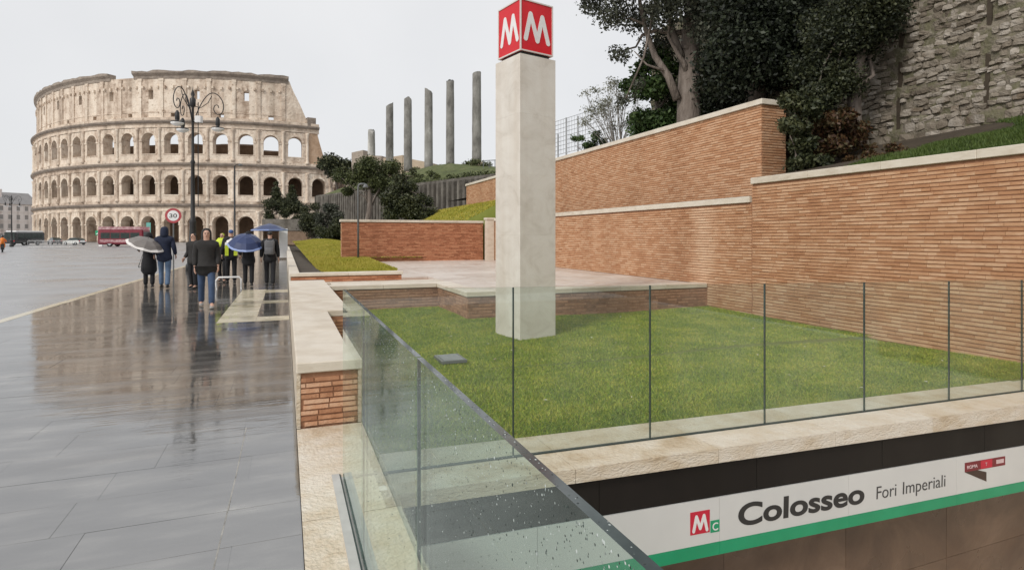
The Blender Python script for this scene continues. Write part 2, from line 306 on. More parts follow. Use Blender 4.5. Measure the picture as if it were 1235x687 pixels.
def glassmat(name, tint, veil):
    m = bpy.data.materials.new(name); m.use_nodes = True; t = m.node_tree; t.nodes.clear(); L = t.links.new
    tr = nn(t, 'ShaderNodeBsdfTransparent'); tr.inputs[0].default_value = (*tint, 1)
    gl = nn(t, 'ShaderNodeBsdfGlossy'); gl.inputs[0].default_value = (.92, .97, .95, 1); gl.inputs['Roughness'].default_value = .02
    df = nn(t, 'ShaderNodeBsdfDiffuse'); df.inputs[0].default_value = (.62, .70, .66, 1)
    g = nn(t, 'ShaderNodeNewGeometry')
    dt = nn(t, 'ShaderNodeVectorMath', operation='DOT_PRODUCT'); L(g.outputs['Incoming'], dt.inputs[0]); L(g.outputs['Normal'], dt.inputs[1])
    ab = nn(t, 'ShaderNodeMath', operation='ABSOLUTE'); L(dt.outputs['Value'], ab.inputs[0])
    om = nn(t, 'ShaderNodeMath', operation='SUBTRACT'); om.inputs[0].default_value = 1; L(ab.outputs[0], om.inputs[1])
    pw = nn(t, 'ShaderNodeMath', operation='POWER'); L(om.outputs[0], pw.inputs[0]); pw.inputs[1].default_value = 5
    fr = nn(t, 'ShaderNodeMath', operation='MULTIPLY_ADD'); L(pw.outputs[0], fr.inputs[0]); fr.inputs[1].default_value = .96; fr.inputs[2].default_value = .04
    ns = nn(t, 'ShaderNodeTexNoise'); ns.inputs['Scale'].default_value = 2.2; ns.inputs['Detail'].default_value = 7
    L(g.outputs['Position'], ns.inputs['Vector'])
    mr = nn(t, 'ShaderNodeMapRange'); mr.inputs[1].default_value = .35; mr.inputs[2].default_value = .7; mr.inputs[3].default_value = veil*.35; mr.inputs[4].default_value = veil
    L(ns.outputs[0], mr.inputs[0])
    m1 = nn(t, 'ShaderNodeMixShader'); L(mr.outputs[0], m1.inputs[0]); L(tr.outputs[0], m1.inputs[1]); L(df.outputs[0], m1.inputs[2])   # patchy pale veil: reflection haze painted onto the wet glass
    m2 = nn(t, 'ShaderNodeMixShader'); L(fr.outputs[0], m2.inputs[0]); L(m1.outputs[0], m2.inputs[1]); L(gl.outputs[0], m2.inputs[2])
    o = nn(t, 'ShaderNodeOutputMaterial'); L(m2.outputs[0], o.inputs[0]); return m
M['glassside'] = glassmat('wet_glass', (.88, .945, .915), .055)
M['glassfront'] = glassmat('clear_glass', (.945, .975, .955), .05)
M['glassedge'] = mat('glass_edge', [(.03,.05,.045), (.06,.09,.08)], 5, 3, .15)
M['glasstop'] = mat('glass_top_edge', [(.03,.04,.04), (.10,.12,.12)], 7, 5, .12)
M['drop'] = mat('water_drop', [(.02,.03,.028), (.10,.13,.12), (.55,.6,.58)], 5, 2, .05, rand=1.0)  # dark and bright tones painted in as refraction glints, random per drop

# ---------------------------------------------------------------- masonry builders
def unit_piece(name, m, seed=0, ch=.12, jit=.0):
    r = random.Random(seed); bm = bmesh.new(); bmesh.ops.create_cube(bm, size=1)
    for v in bm.verts:
        if v.co.y < 0: v.co.x *= 1-ch*.08; v.co.z *= 1-ch
        if jit: v.co += Vector((r.uniform(-jit, jit), r.uniform(-jit, jit), r.uniform(-jit, jit)))
    me = bpy.data.meshes.new(name); bm.to_mesh(me); bm.free(); me.materials.append(m); return me
UB = {}
def brick_face(root, p0, d, length, z0, z1, bm_key='brick', bl=.27, bh=.055, joint=.013, proud=.012, limit=300, vj=.2, minpx=9):
    """bricks laid on the face that starts at p0 (x,y), runs along unit d for length; outward normal is right of d"""
    d = Vector((d[0], d[1], 0)).normalized(); nrm = Vector((d.y, -d.x, 0)); p0 = Vector((p0[0], p0[1], 0))
    items = []; row = 0; z = z0
    while z+bh <= z1+.002:
        x = -random.uniform(0, bl)
        while x < length-.01:
            l = bl*random.choice((1, 1, 1, .93, .52, 1.06)); a, b = max(x, 0), min(x+l, length)
            if b-a > .03: items.append((p0+d*((a+b)/2)+Vector((0, 0, z+bh/2)), b-a-joint*vj))
            x += l
        z += bh+joint; row += 1
    vis = [i for i, (c, l) in enumerate(items) if inframe(c, 0) and .27*700/proj(*c)[2] >= minpx]
    vis.sort(key=lambda i: items[i][0].length); single = set(vis[:limit])
    k = (bm_key,)
    if k not in UB: UB[k] = unit_piece('brick', M[bm_key], 1)
    rot = Matrix((d, -nrm, Vector((0, 0, 1)))).transposed()
    rest = MB(); um = UB[k]; uv = [v.co.copy() for v in um.vertices]; uf = [tuple(p.vertices) for p in um.polygons]
    eul = rot.to_euler()
    for i, (c, l) in enumerate(items):
        pr = proud+random.uniform(-.005, .004); hh = bh*random.uniform(.94, 1.03)
        cc = c+nrm*(pr-.03)
        if i in single:
            o = link('brick', um, root); o.location = cc-root.location; o.rotation_euler = eul; o.scale = (l, .06, hh)
        else:
            rest.add([rot @ Vector((v.x*l, v.y*.06, v.z*hh))+cc-root.location for v in uv], uf)
    if rest.v: rest.build('brick_courses', M[bm_key], root, kind='stuff')
def coping(root, p0, d, length, width, z0, z1, key='trav', piece=1.25, side=1, name='coping_slab', zend=None):
    """slabs from p0 along d; extend width to the left (side=1) or right of d"""
    d = Vector((d[0], d[1], 0)).normalized(); n = Vector((-d.y, d.x, 0))*side; p0 = Vector((p0[0], p0[1], 0))-root.location
    k = max(1, round(length/piece)); L = length/k
    for i in range(k):
        a, b = i*L+.002, (i+1)*L-.002; jz = random.uniform(-.0015, .0015)
        mb = MB(); c = p0+d*((a+b)/2)+n*(width/2); c.z = 0
        Mx = Matrix((d, n, Vector((0,0,1)))).transposed().to_4x4(); Mx.translation = c+Vector((0, 0, (z0+z1)/2+jz-root.location.z))
        mb.cbox(Mx, b-a, width, z1-z0, .008); mb.build(name, M[key], root)
def wall(name, label, cat='wall'): return empty(name, (0, 0, 0), 0, label, cat)

# ================================================================ GROUND
gb = MB()
for x0, x1, y0, y1 in [(-900, .4, -900, 2000), (9.6, 1500, -900, 2000), (.4, 9.6, 4.25, 2000), (.4, 9.6, -900, -9)]:
    gb.add([(x0,y0,-.2),(x1,y0,-.2),(x1,y1,-.2),(x0,y1,-.2)], [(0,1,2,3)])
tag(gb.build('ground', M['soil']), 'wide dark ground below everything', kind='structure')
rb = MB(); rb.add([(-400,-200,-.1),(-5.1,-200,-.1),(-5.1,800,-.1),(-400,800,-.1)], [(0,1,2,3)])
tag(rb.build('road', M['road']), 'wide wet grey road beside the pavement', kind='structure')
pz = MB(); pz.add([(-4.9,-12,-.004),(.085,-12,-.004),(.085,260,-.004),(-4.9,260,-.004)], [(0,1,2,3)])
pz.add([(-5.1,118,-.02),(90,118,-.02),(90,260,-.02),(-5.1,260,-.02)], [(0,1,2,3)])
pave = tag(pz.build('pavement', M['slab']), 'wet dark stone pavement leading to the amphitheatre', kind='structure')
# slabs: rows across the pavement
EIN = dict(x0=-1.19, x1=.075, y0=12.0, y1=19.05, xs=-.52)
us = unit_piece('paving_slab', M['slab'], 2, 0)
ustone = []
bmq = bmesh.new(); bmesh.ops.create_cube(bmq, size=1)
bmesh.ops.bevel(bmq, geom=[e for e in bmq.edges if all(v.co.z > 0 for v in e.verts)], offset=.002, segments=1, affect='EDGES')
us = bpy.data.meshes.new('paving_slab'); bmq.to_mesh(us); bmq.free(); us.materials.append(M['slab'])
y = -6.0; slabs = []
while y < 75:
    dy = random.choice((.44, .5, .5, .56)); x = -4.9
    while x < .08:
        dx = min(random.uniform(.65, 1.25), .08-x)
        if .08-(x+dx) < .3: dx = .08-x
        slabs.append((x, x+dx, y, y+dy)); x += dx
    y += dy
rest = MB(); vis = sorted([s for s in slabs if inframe(((s[0]+s[1])/2, (s[2]+s[3])/2, 0), 60)], key=lambda s: s[2])
single = set(vis[:300])
for s in slabs:
    x0, x1, y0, y1 = s
    if EIN['y0'] < (y0+y1)/2 < EIN['y1'] and x1 > EIN['x0']:
        if x0 >= EIN['x0']: continue
        x1 = EIN['x0']
    g = .0009; cx, cy, sx, sy = (x0+x1)/2, (y0+y1)/2, x1-x0-2*g, y1-y0-2*g
    tz = random.uniform(-.0005, .0005); ra, rb_ = random.gauss(0, .0008), random.gauss(0, .0008)
    if s in single:
        o = link('paving_slab', us, pave); o.location = (cx, cy, tz-.03); o.scale = (sx, sy, .06); o.rotation_euler = (ra, rb_, 0)
    else:
        rest.add([(cx+a*sx/2, cy+b*sy/2, tz+a*sx/2*-rb_+b*sy/2*ra) for a, b in ((-1,-1),(1,-1),(1,1),(-1,1))], [(0,1,2,3)])
rest.build('far_paving', M['slab'], pave, kind='stuff')
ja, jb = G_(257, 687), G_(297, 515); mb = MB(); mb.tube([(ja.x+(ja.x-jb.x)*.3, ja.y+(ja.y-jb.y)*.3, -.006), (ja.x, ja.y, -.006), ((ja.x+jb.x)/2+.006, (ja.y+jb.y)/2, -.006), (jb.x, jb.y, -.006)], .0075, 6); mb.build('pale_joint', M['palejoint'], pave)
# light inlay: a broad band with three tongues towards the wall
def paver(x0, x1, y0, y1, key, name):
    nx = max(1, round((x1-x0)/.7)); ny = max(1, round((y1-y0)/.75))
    for i in range(nx):
        for j in range(ny):
            mb = MB(); a0, a1 = x0+(x1-x0)*i/nx, x0+(x1-x0)*(i+1)/nx; b0, b1 = y0+(y1-y0)*j/ny, y0+(y1-y0)*(j+1)/ny
            mb.box(a0+.003, a1-.003, b0+.003, b1-.003, -.05, random.uniform(-.001, .002)); mb.build(name, M[key], pave)
E_ = EIN
paver(E_['x0'], E_['xs'], E_['y0'], E_['y1'], 'wettrav', 'light_paving_slab')
for a, b, k in [(12.0, 12.62, 'wettrav'), (12.62, 15.05, 'slab'), (15.05, 15.75, 'wettrav'), (15.75, 17.9, 'slab'), (17.9, 19.05, 'wettrav')]:
    paver(E_['xs'], E_['x1'], a, b, k, 'light_paving_slab' if k == 'wettrav' else 'paving_slab')
# kerb stones
kb = empty('kerb', (0, 0, 0)); kb['kind'] = 'structure'; kb['label'] = 'pale travertine kerb line between road and pavement'
y = 8.0; restk = MB()
while y < 120:
    L = 1.1 if y < 60 else 6
    mb = MB() if y < 60 else restk
    mb.box(-5.1, -4.905, y+.004, y+L-.004, -.2, .004+random.uniform(-.003, .003))
    if y < 60: mb.build('kerb_stone', M['wettrav'], kb)
    y += L
restk.box(-5.1, -4.905, -12, 7.996, -.2, .003); restk.build('far_kerb', M['wettrav'], kb, kind='stuff')
# travertine strip at the pavement edge, glass channel
st = empty('edge_strip'); st['kind'] = 'structure'; st['label'] = 'pale travertine strip along the stairwell edge'
y = -6
while y < 5.1:
    y1 = min(y+1.35, 5.12); mb = MB(); mb.box(.089, .64 if y1 <= 3.7 else .556, y+.002, y1-.002, -.22, .004+random.uniform(-.001, .001)); mb.build('strip_slab', M['travpit'], st); y = y1
# lower white curb under the strip down the stairwell side
sw = MB(); sw.box(.50, .60, -6, 3.62, -4, -.221); sw.box(9.45, 9.6, -6, 3.9, -4, -.25); sw.box(.5, 9.6, -6.15, -6.002, -4, -.1)
tag(sw.build('stairwell_wall', M['trav']), 'pale walls of the sunken station stairwell', kind='structure')
fl = MB(); fl.box(.4, 9.7, -6.2, 9, -4.2, -4); tag(fl.build('stairwell_floor', M['terr']), 'floor of the sunken stairwell', kind='structure')

# ================================================================ AMPHITHEATRE
EA, EB = 94., 78.; EP = (-109.1069, 255.9806, 2.091604, 28.6159)
tt = np.linspace(0, 2*PI, 8001)
ss = np.concatenate([[0], np.cumsum(np.hypot(np.diff(EA*np.cos(tt)), np.diff(EB*np.sin(tt))))]); EL = ss[-1]
def ell(i, off=0):      # outer face at bay coordinate i, moved outward by off; returns point and outward normal in the world
    th = float(np.interp(((i+EP[3])*EL/80) % EL, ss, tt)); x, z = EA*math.cos(th), EB*math.sin(th)
    nx, nz = math.cos(th)/EA, math.sin(th)/EB; q = math.hypot(nx, nz); nx /= q; nz /= q
    x += nx*off; z += nz*off; c, s = math.cos(EP[2]), math.sin(EP[2])
    X, Z = EP[0]+x*c-z*s, EP[1]+x*s+z*c; NX, NZ = nx*c-nz*s, nx*s+nz*c
    return Vector((X*CA+Z*SA, -X*SA+Z*CA, 0)), Vector((NX*CA+NZ*SA, -NX*SA+NZ*CA, 0))
col0 = ell(5)[0]
colo = empty('amphitheatre', (col0.x, col0.y, 0), 0, 'huge ruined oval amphitheatre of arched travertine tiers', 'amphitheatre')
O = colo.location
def place(o, i, off=0, z=0):
    p, n = ell(i, off); t = Vector((-n.y, n.x, 0))   # local -y faces outward
    o.location = p+Vector((0, 0, z))-O; o.rotation_euler = (0, 0, math.atan2(n.x, -n.y)); return o
BW = EL/80
def arch_panel(w, z0, z1, ow, zb, zs, depth, n=12):
    mb = MB(); h = w/2; r = ow/2
    arc = [(-r*math.cos(PI*k/n), zs+r*math.sin(PI*k/n)) for k in range(n+1)]
    for yy in (0, depth):
        mb.add([(-h,yy,z0),(-r,yy,z0),(-r,yy,z1),(-h,yy,z1)], [(0,1,2,3)]); mb.add([(r,yy,z0),(h,yy,z0),(h,yy,z1),(r,yy,z1)], [(0,1,2,3)])
        if zb > z0: mb.add([(-r,yy,z0),(r,yy,z0),(r,yy,zb),(-r,yy,zb)], [(0,1,2,3)])
        for k in range(n):
            (xa, za), (xb, zb2) = arc[k], arc[k+1]; mb.add([(xa,yy,za),(xb,yy,zb2),(xb,yy,z1),(xa,yy,z1)], [(0,1,2,3)])
    loop = [(-r, zb)]+arc+[(r, zb)]
    for (xa, za), (xb, zb2) in zip(loop, loop[1:]): mb.add([(xa,0,za),(xa,depth,za),(xb,depth,zb2),(xb,0,zb2)], [(0,1,2,3)])
    mb.add([(-r,0,zb),(r,0,zb),(r,depth,zb),(-r,depth,zb)], [(0,1,2,3)])
    # archivolt moulding and impost blocks, proud of the wall
    ro = r+.55
    oa = [(-ro*math.cos(PI*k/n), zs+ro*math.sin(PI*k/n)) for k in range(n+1)]
    for k in range(n):
        a, b, c, d = arc[k], arc[k+1], oa[k+1], oa[k]
        mb.hexa([(a[0],-.14,a[1]),(b[0],-.14,b[1]),(b[0],.02,b[1]),(a[0],.02,a[1]),(d[0],-.14,d[1]),(c[0],-.14,c[1]),(c[0],.02,c[1]),(d[0],.02,d[1])])
    for s in (-1, 1): mb.box(min(s*(r-.08), s*(r+.85)), max(s*(r-.08), s*(r+.85)), -.2, .6, zs-.45, zs-.05)
    if zb > z0+.3: mb.box(-r-.3, r+.3, -.1, .3, zb-.25, zb+.03)
    return mb
def half_column(z0, z1, r):
    mb = MB(); prof = [(r*1.5, z0), (r*1.5, z0+.5), (r*1.12, z0+.75), (r, z0+1.0), (r*.9, z1-1.0), (r*1.25, z1-.6), (r*1.45, z1-.3), (r*1.45, z1)]
    mb.lathe(prof, 10, (0, 0, 0)); return mb
T = [(0, 10.9), (10.9, 22.6), (22.6, 34.7)]
arch_me = [arch_panel(BW*1.004, 0, 8.9, 4.35, 0, 5.25, 3).mesh('arch_bay', M['colo']),
           arch_panel(BW*1.004, 10.9, 20.5, 4.1, 13.5, 17.1, 3).mesh('arch_bay', M['colo']),
           arch_panel(BW*1.004, 22.6, 32.5, 4.1, 25.2, 29.2, 3).mesh('arch_bay', M['colo'])]
hc_me = [half_column(.2, 8.9, .46).mesh('half_column', M['colo'], True), half_column(11.5, 20.5, .42).mesh('half_column', M['colo'], True), half_column(23.2, 32.5, .40).mesh('half_column', M['colo'], True)]
for tier in range(3):
    last = (14, 14, 12)[tier]
    for i in range(-12, last):
        place(link('arch_bay', arch_me[tier], colo), i)
        place(link('half_column', hc_me[tier], colo), i+.5, .12)
def sweep(name, i0, i1, prof, key, step=.25, ends=True, jag=0):
    mb = MB(); n = int(round((i1-i0)/step)); m = len(prof)
    for k in range(n+1):
        i = i0+(i1-i0)*k/n; jz = random.uniform(-jag, jag) if jag else 0
        for q, (o, z) in enumerate(prof):
            p = ell(i, o)[0]-O; mb.v.append((p.x, p.y, z+(jz if q >= m-2 and jag else 0)))
    for k in range(n):
        for q in range(m):
            a, b = k*m+q, k*m+(q+1) % m; mb.f.append((a, b, b+m, a+m)); mb.m.append(0)
    mb.f += [tuple(range(m)), tuple(n*m+q for q in range(m))[::-1]]; mb.m += [0, 0]
    return mb.build(name, M[key], colo)
for z, i1 in ((10.9, 13.5), (22.6, 13.5), (34.7, 12.0)):
    sweep('entablature', -12.5, i1, [(-1, z-2.05), (.2, z-2.05), (.2, z-1.75), (.1, z-1.75), (.1, z-.95), (.45, z-.9), (-1, z-.9)], 'colo')
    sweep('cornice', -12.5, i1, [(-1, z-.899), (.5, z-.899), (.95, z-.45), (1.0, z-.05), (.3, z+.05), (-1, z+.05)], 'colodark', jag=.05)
    sweep('podium', -12.5, i1, [(-1, z+.051), (.25, z+.051), (.25, z+.85), (-1, z+.85)], 'colo')
# attic panels
def attic_panel(kind, w, z0, z1, depth=2.0):
    mb = MB(); h = w/2
    if kind == 'window': hole = (-.75, .75, 41.0, 43.7)
    elif kind == 'low': hole = (-.7, .7, 35.9, 37.0)
    a, b, c, d = hole
    for yy in (0, depth):
        for q in [(-h, a, z0, z1), (b, h, z0, z1), (a, b, z0, c), (a, b, d, z1)]:
            mb.add([(q[0],yy,q[2]),(q[1],yy,q[2]),(q[1],yy,q[3]),(q[0],yy,q[3])], [(0,1,2,3)])
    for p, q in (((a,c),(b,c)), ((b,c),(b,d)), ((b,d),(a,d)), ((a,d),(a,c))):
        mb.add([(p[0],0,p[1]),(q[0],0,q[1]),(q[0],depth,q[1]),(p[0],depth,p[1])], [(0,1,2,3)])
    mb.add([(-h,0,z1),(h,0,z1),(h,depth,z1),(-h,depth,z1)], [(0,1,2,3)])
    for k in (-1, 0, 1): mb.box(k*w/3-.28, k*w/3+.28, -.55, .1, 43.9+(.2 if k else 0), 44.75)   # corbels
    mb.box(-h, h, -.12, .1, 36.9+.3, 37.45) if kind == 'window' else mb.box(-h, h, -.12, .1, 37.2, 37.45)
    return mb.mesh('attic_panel', M['colo'])
am = {'window': attic_panel('window', BW*1.01, 34.7, 47.3), 'low': attic_panel('low', BW*1.01, 34.7, 47.3)}
pil = MB(); pil.box(-.55, .55, -.28, .2, 35.5, 46.2); pil.box(-.7, .7, -.36, .2, 46.2, 46.9); pil_me = pil.mesh('attic_pilaster', M['colo'])
for i in range(-12, 11):
    place(link('attic_panel', am['window' if i % 2 else 'low'], colo), i, -.9)
    place(link('attic_pilaster', pil_me, colo), i-.5, -.9)
place(link('attic_pilaster', pil_me, colo), 10.5, -.9)
for a, b in ((-12.5, 2.95), (4.2, 10.72)):
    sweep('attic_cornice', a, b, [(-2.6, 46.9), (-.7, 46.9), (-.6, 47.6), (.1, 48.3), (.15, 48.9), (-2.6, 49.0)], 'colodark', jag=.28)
sweep('attic_cornice', 2.95, 4.2, [(-2.6, 45.9), (-.86, 45.9), (-.86, 46.6), (-2.6, 46.9)], 'colo', jag=.2)
# right-hand stepped brick buttress end
def endpiece(name, i, poly, key, d0, d1, off=0):
    mb = MB(); mb.prism(poly, lambda u, v, d: (u, d, v), d0, d1); place(mb.build(name, M[key], colo), i, off)
endpiece('buttress', 11, [(-BW/2, 34.8), (BW/2+1.2, 34.8), (BW/2-.2, 37.0), (BW/2-1.9, 41.0), (-.6, 45.2), (-1.6, 47.8), (-BW/2, 48.0)], 'colo', .0, 2.4, -.9)
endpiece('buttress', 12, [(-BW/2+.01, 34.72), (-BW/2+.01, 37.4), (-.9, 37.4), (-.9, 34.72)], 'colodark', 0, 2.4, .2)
endpiece('buttress', 12, [(-BW/2+.02, 22.7), (2.4, 22.7), (1.4, 26), (.1, 30.5), (-.9, 34.69), (-BW/2+.02, 34.69)], 'colobrick', .02, 2.6)
# inner ring wall and floors of the galleries
def ringwall(i0, i1, z1, off, key, name, d=1.6): sweep(name, i0, i1, [(off, -.1), (off, z1), (off-d, z1+.4), (off-d, -.1)], key, .5, jag=.25)
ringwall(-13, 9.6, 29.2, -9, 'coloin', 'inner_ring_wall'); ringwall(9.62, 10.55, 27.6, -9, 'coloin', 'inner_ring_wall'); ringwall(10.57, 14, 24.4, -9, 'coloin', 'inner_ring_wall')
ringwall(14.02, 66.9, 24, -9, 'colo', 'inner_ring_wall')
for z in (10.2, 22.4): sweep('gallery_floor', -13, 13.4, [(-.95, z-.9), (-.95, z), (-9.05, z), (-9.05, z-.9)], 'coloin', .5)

# ================================================================ LAWN AND GRASS
def grass_blades(name, label, pts, h, w, m, lean=.5):
    N = len(pts); a = rng.uniform(0, 2*PI, N); hh = h*rng.uniform(.55, 1.25, N); V = np.zeros((N, 3, 3), np.float32)
    dx, dy = np.cos(a)*w/2, np.sin(a)*w/2; b = rng.uniform(0, 2*PI, N); l = hh*lean*rng.uniform(.2, 1, N)
    V[:, 0] = pts; V[:, 1] = pts; V[:, 2] = pts
    V[:, 0, 0] -= dx; V[:, 0, 1] -= dy; V[:, 1, 0] += dx; V[:, 1, 1] += dy
    V[:, 2, 0] += np.cos(b)*l; V[:, 2, 1] += np.sin(b)*l; V[:, 2, 2] += hh
    o = link(name, quads_mesh(name, V, 3, M[m])); return tag(o, label, 'grass', kind='stuff')
def strip_mesh(name, label, rows, m, kind='structure', cat=None):
    mb = MB(); n = len(rows[0])
    for r in rows: mb.v += [tuple(p) for p in r]
    for i in range(len(rows)-1):
        for j in range(n-1): mb.f.append((i*n+j, i*n+j+1, (i+1)*n+j+1, (i+1)*n+j)); mb.m.append(0)
    return tag(mb.build(name, M[m], None, True), label, cat, kind=kind)
def lawn_z(X, Y): return -.06+.025*np.sin(X*1.1+.6)*np.cos(Y*.8)-.008*(X-.5)*(Y < 7)
xs = np.linspace(.56, 9.45, 36); ys = np.linspace(4.3, 13.8, 40)
strip_mesh('lawn', 'sunken lawn ground around the stone pylon', [[(x, y, lawn_z(x, y)-.02) for x in xs] for y in ys], 'lawnsoil')
N = 260000; Y = 4.36+rng.random(N)**1.5*9.2; X = rng.uniform(.6, 9.36, N)
keep = ~((X < 9.4) & (Y > 11.15) & (X > 3.4)) & ~((np.abs((X-3.86)*.974+(Y-9.24)*.225) < .38) & (np.abs((Y-9.24)*.974-(X-3.86)*.225) < .38)) & (Y < 13.58) & ~((X < .9) & (Y > 8.5))
X, Y = X[keep], Y[keep]
grass_blades('lawn_grass', 'short wet green lawn grass around the stone pylon', np.stack([X, Y, lawn_z(X, Y)-.02], 1), .028, .010, 'grass', 1.3)
dr = empty('drain_cover', (2.06, 7.55, -.035), 0, 'small grey drain cover set in the lawn left of the pylon', 'drain cover')
mb = MB(); mb.box(-.17, .17, -.22, .22, -.02, .015); mb.build('cover_frame', M['greypost'], dr)
mb = MB()
for k in range(7): mb.box(-.13, .13, -.19+k*.057, -.155+k*.057, .012, .022)
mb.build('cover_grate', M['steel'], dr)

M['deadleaf'] = mat('fallen_leaf', [(.28,.20,.10), (.45,.38,.26), (.62,.58,.50)], 5, 3, .6, rand=.9)
lf = MB()
for k in range(46):
    x, y = random.uniform(.8, 9.2), 4.6+random.random()*6.4; z = float(lawn_z(x, y))+.012; a = random.uniform(0, 6.3); l = random.uniform(.02, .04)
    ca_, sa_ = math.cos(a)*l, math.sin(a)*l
    lf.add([(x-ca_, y-sa_, z), (x+sa_*.5, y-ca_*.5, z+.006), (x+ca_, y+sa_, z+.004), (x-sa_*.5, y+ca_*.5, z+.008)], [(0,1,2,3)])
tag(lf.build('fallen_leaves', M['deadleaf']), 'few pale fallen leaves scattered over the lawn', 'leaves', kind='stuff')

# ================================================================ BRICK WALLS
# pavement seat wall
sw_ = wall('seat_wall', 'long low brick seat wall with thick travertine top beside the pavement', 'low wall')
mb = MB(); mb.box(.115, .525, 5.16, 8.6, -.2, .46); mb.box(.115, .83, 8.6, 14.72, -.2, .46); mb.build('wall_core', M['mortar'], sw_)
mb = MB(); mb.box(.088, .118, 5.148, 14.74, .0, .462); mb.build('side_slab', M['travpit'], sw_)
brick_face(sw_, (.118, 5.16), (1, 0), .407, .012, .455, 'brickpier', bl=.21, bh=.036, joint=.010, vj=.75)
brick_face(sw_, (.525, 5.16), (0, 1), 3.44, .012, .455, bl=.25, bh=.036, joint=.010, vj=.75)
brick_face(sw_, (.525, 8.6), (1, 0), .305, .012, .455, bl=.25, bh=.036, joint=.010, vj=.75)
brick_face(sw_, (.83, 8.6), (0, 1), 6.1, .012, .455, bl=.25, bh=.036, joint=.010, vj=.75, limit=0)
coping(sw_, (.556, 5.125), (0, 1), 3.47, .47, .462, .55, piece=1.7)
coping(sw_, (.872, 8.60), (0, 1), 6.14, .786, .462, .55, piece=1.55)
# lawn retaining walls (three faces of one wall)
lw = wall('lawn_wall', 'low dark brick retaining wall with pale coping stepping round the back of the lawn', 'low wall')
mb = MB(); mb.box(.84, 3.75, 13.62, 13.95, -.3, .38); mb.box(3.42, 3.75, 11.22, 13.62, -.3, .38); mb.box(3.75, 9.4, 11.22, 11.55, -.3, .38); mb.build('wall_core', M['mortar'], lw)
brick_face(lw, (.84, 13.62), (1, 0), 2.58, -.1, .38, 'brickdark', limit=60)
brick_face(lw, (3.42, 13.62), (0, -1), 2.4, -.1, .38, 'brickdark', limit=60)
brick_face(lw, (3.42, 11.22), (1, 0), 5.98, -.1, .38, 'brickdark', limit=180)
coping(lw, (.875, 13.58), (1, 0), 2.50, .40, .385, .485)
coping(lw, (3.38, 11.18), (1, 0), 5.98, .42, .385, .485)
coping(lw, (3.38, 11.602), (0, 1), 2.38, .42, .385, .485, side=-1)
# terrace paving behind
te = empty('terrace'); te['kind'] = 'structure'; te['label'] = 'pale terrace paving between the lawn wall and the brick walls'
mb = MB(); mb.add([(.1,13.97,.40),(9.5,13.97,.40),(9.5,27.2,.40),(.1,27.2,.40)], [(0,1,2,3)]); mb.add([(3.79,11.59,.401),(9.5,11.59,.401),(9.5,13.98,.401),(3.79,13.98,.401)], [(0,1,2,3)]); mb.build('terrace_bed', M['mortar'], te)
for i, y in enumerate(np.arange(11.62, 27, .78)):
    for j, x in enumerate(np.arange(1.0, 9.38, .93)):
        if x < 3.7 and (y < 13.9 or (x < 2.9 and y < 15.7)): continue
        mb = MB(); mb.box(max(x, 3.806 if y < 13.9 else 0)+.004, min(x+.926, 9.375), y+.004, y+.776, .38, .455+random.uniform(-.002, .002)); mb.build('terrace_slab', M['terr'], te)
for i in range(4):
    mb = MB(); mb.box(.10+i*.925+.004, .10+(i+1)*.925-.004, 14.76 if i == 0 else 13.99, 15.32, .38, .455); mb.build('terrace_slab', M['trav'], te)
# upper little step wall
up = wall('step_wall', 'very low red brick step wall with pale cap left of the terrace', 'low wall')
mb = MB(); mb.box(.13, 2.86, 15.33, 15.6, .3, .60); mb.build('wall_core', M['mortar'], up)
brick_face(up, (.13, 15.33), (1, 0), 2.73, .46, .6, 'brickred', limit=60, bh=.05, minpx=5)
coping(up, (.1, 15.29), (1, 0), 2.80, .36, .605, .685)
# long pavement kerb wall beyond
kw = wall('pavement_wall', 'long thin pale stone wall edging the pavement into the distance', 'low wall')
coping(kw, (.36, 15.7), (0, 1), 46, .26, -.1, .62, piece=2.3)
mb = MB(); mb.add([(.362,15.66,.5),(1.0,15.66,.5),(1.15,40,.55),(.362,62,.62)], [(0,1,2,3)]); tag(mb.build('path', M['soil']), 'narrow bare earth path beside the thin pale wall', kind='structure')
# tall right wall
w1 = wall('tall_wall', 'tall orange brick wall along the right of the lawn, stepping down beyond the lawn', 'brick wall')
mb = MB(); mb.box(9.4, 9.95, 1.0, 9.78, -.4, 2.72); mb.box(9.4, 9.8, 9.781, 26.9, -.4, 2.33); mb.build('wall_core', M['mortar'], w1)
brick_face(w1, (9.4, 9.78), (0, -1), 8.7, -.15, 2.72, 'brickstain', joint=.012, bh=.051)
brick_face(w1, (9.4, 26.9), (0, -1), 17.1, -.1, 2.33, 'brickstain', joint=.012, bh=.051, limit=0)
brick_face(w1, (9.83, 9.80), (-1, 0), .43, 2.3, 2.72, joint=.012, bh=.051, limit=0)
coping(w1, (9.35, 1.0), (0, 1), 8.80, .70, 2.725, 2.86, side=-1, piece=1.45)
coping(w1, (9.35, 9.83), (0, 1), 17.0, .52, 2.335, 2.47, side=-1, piece=1.45)
# pale pier where the tall wall meets the back wall
pr = empty('stone_pier', (9.05, 26.55, .45), 0, 'slim pale stone pier in the corner of the back and right brick walls', 'pier')
mb = MB(); mb.box(-.02, .32, -.2, .2, 0, 1.95); mb.build('shaft', M['trav'], pr); mb = MB(); mb.box(-.06, .34, -.24, .24, 1.953, 2.05); mb.build('cap', M['trav'], pr)
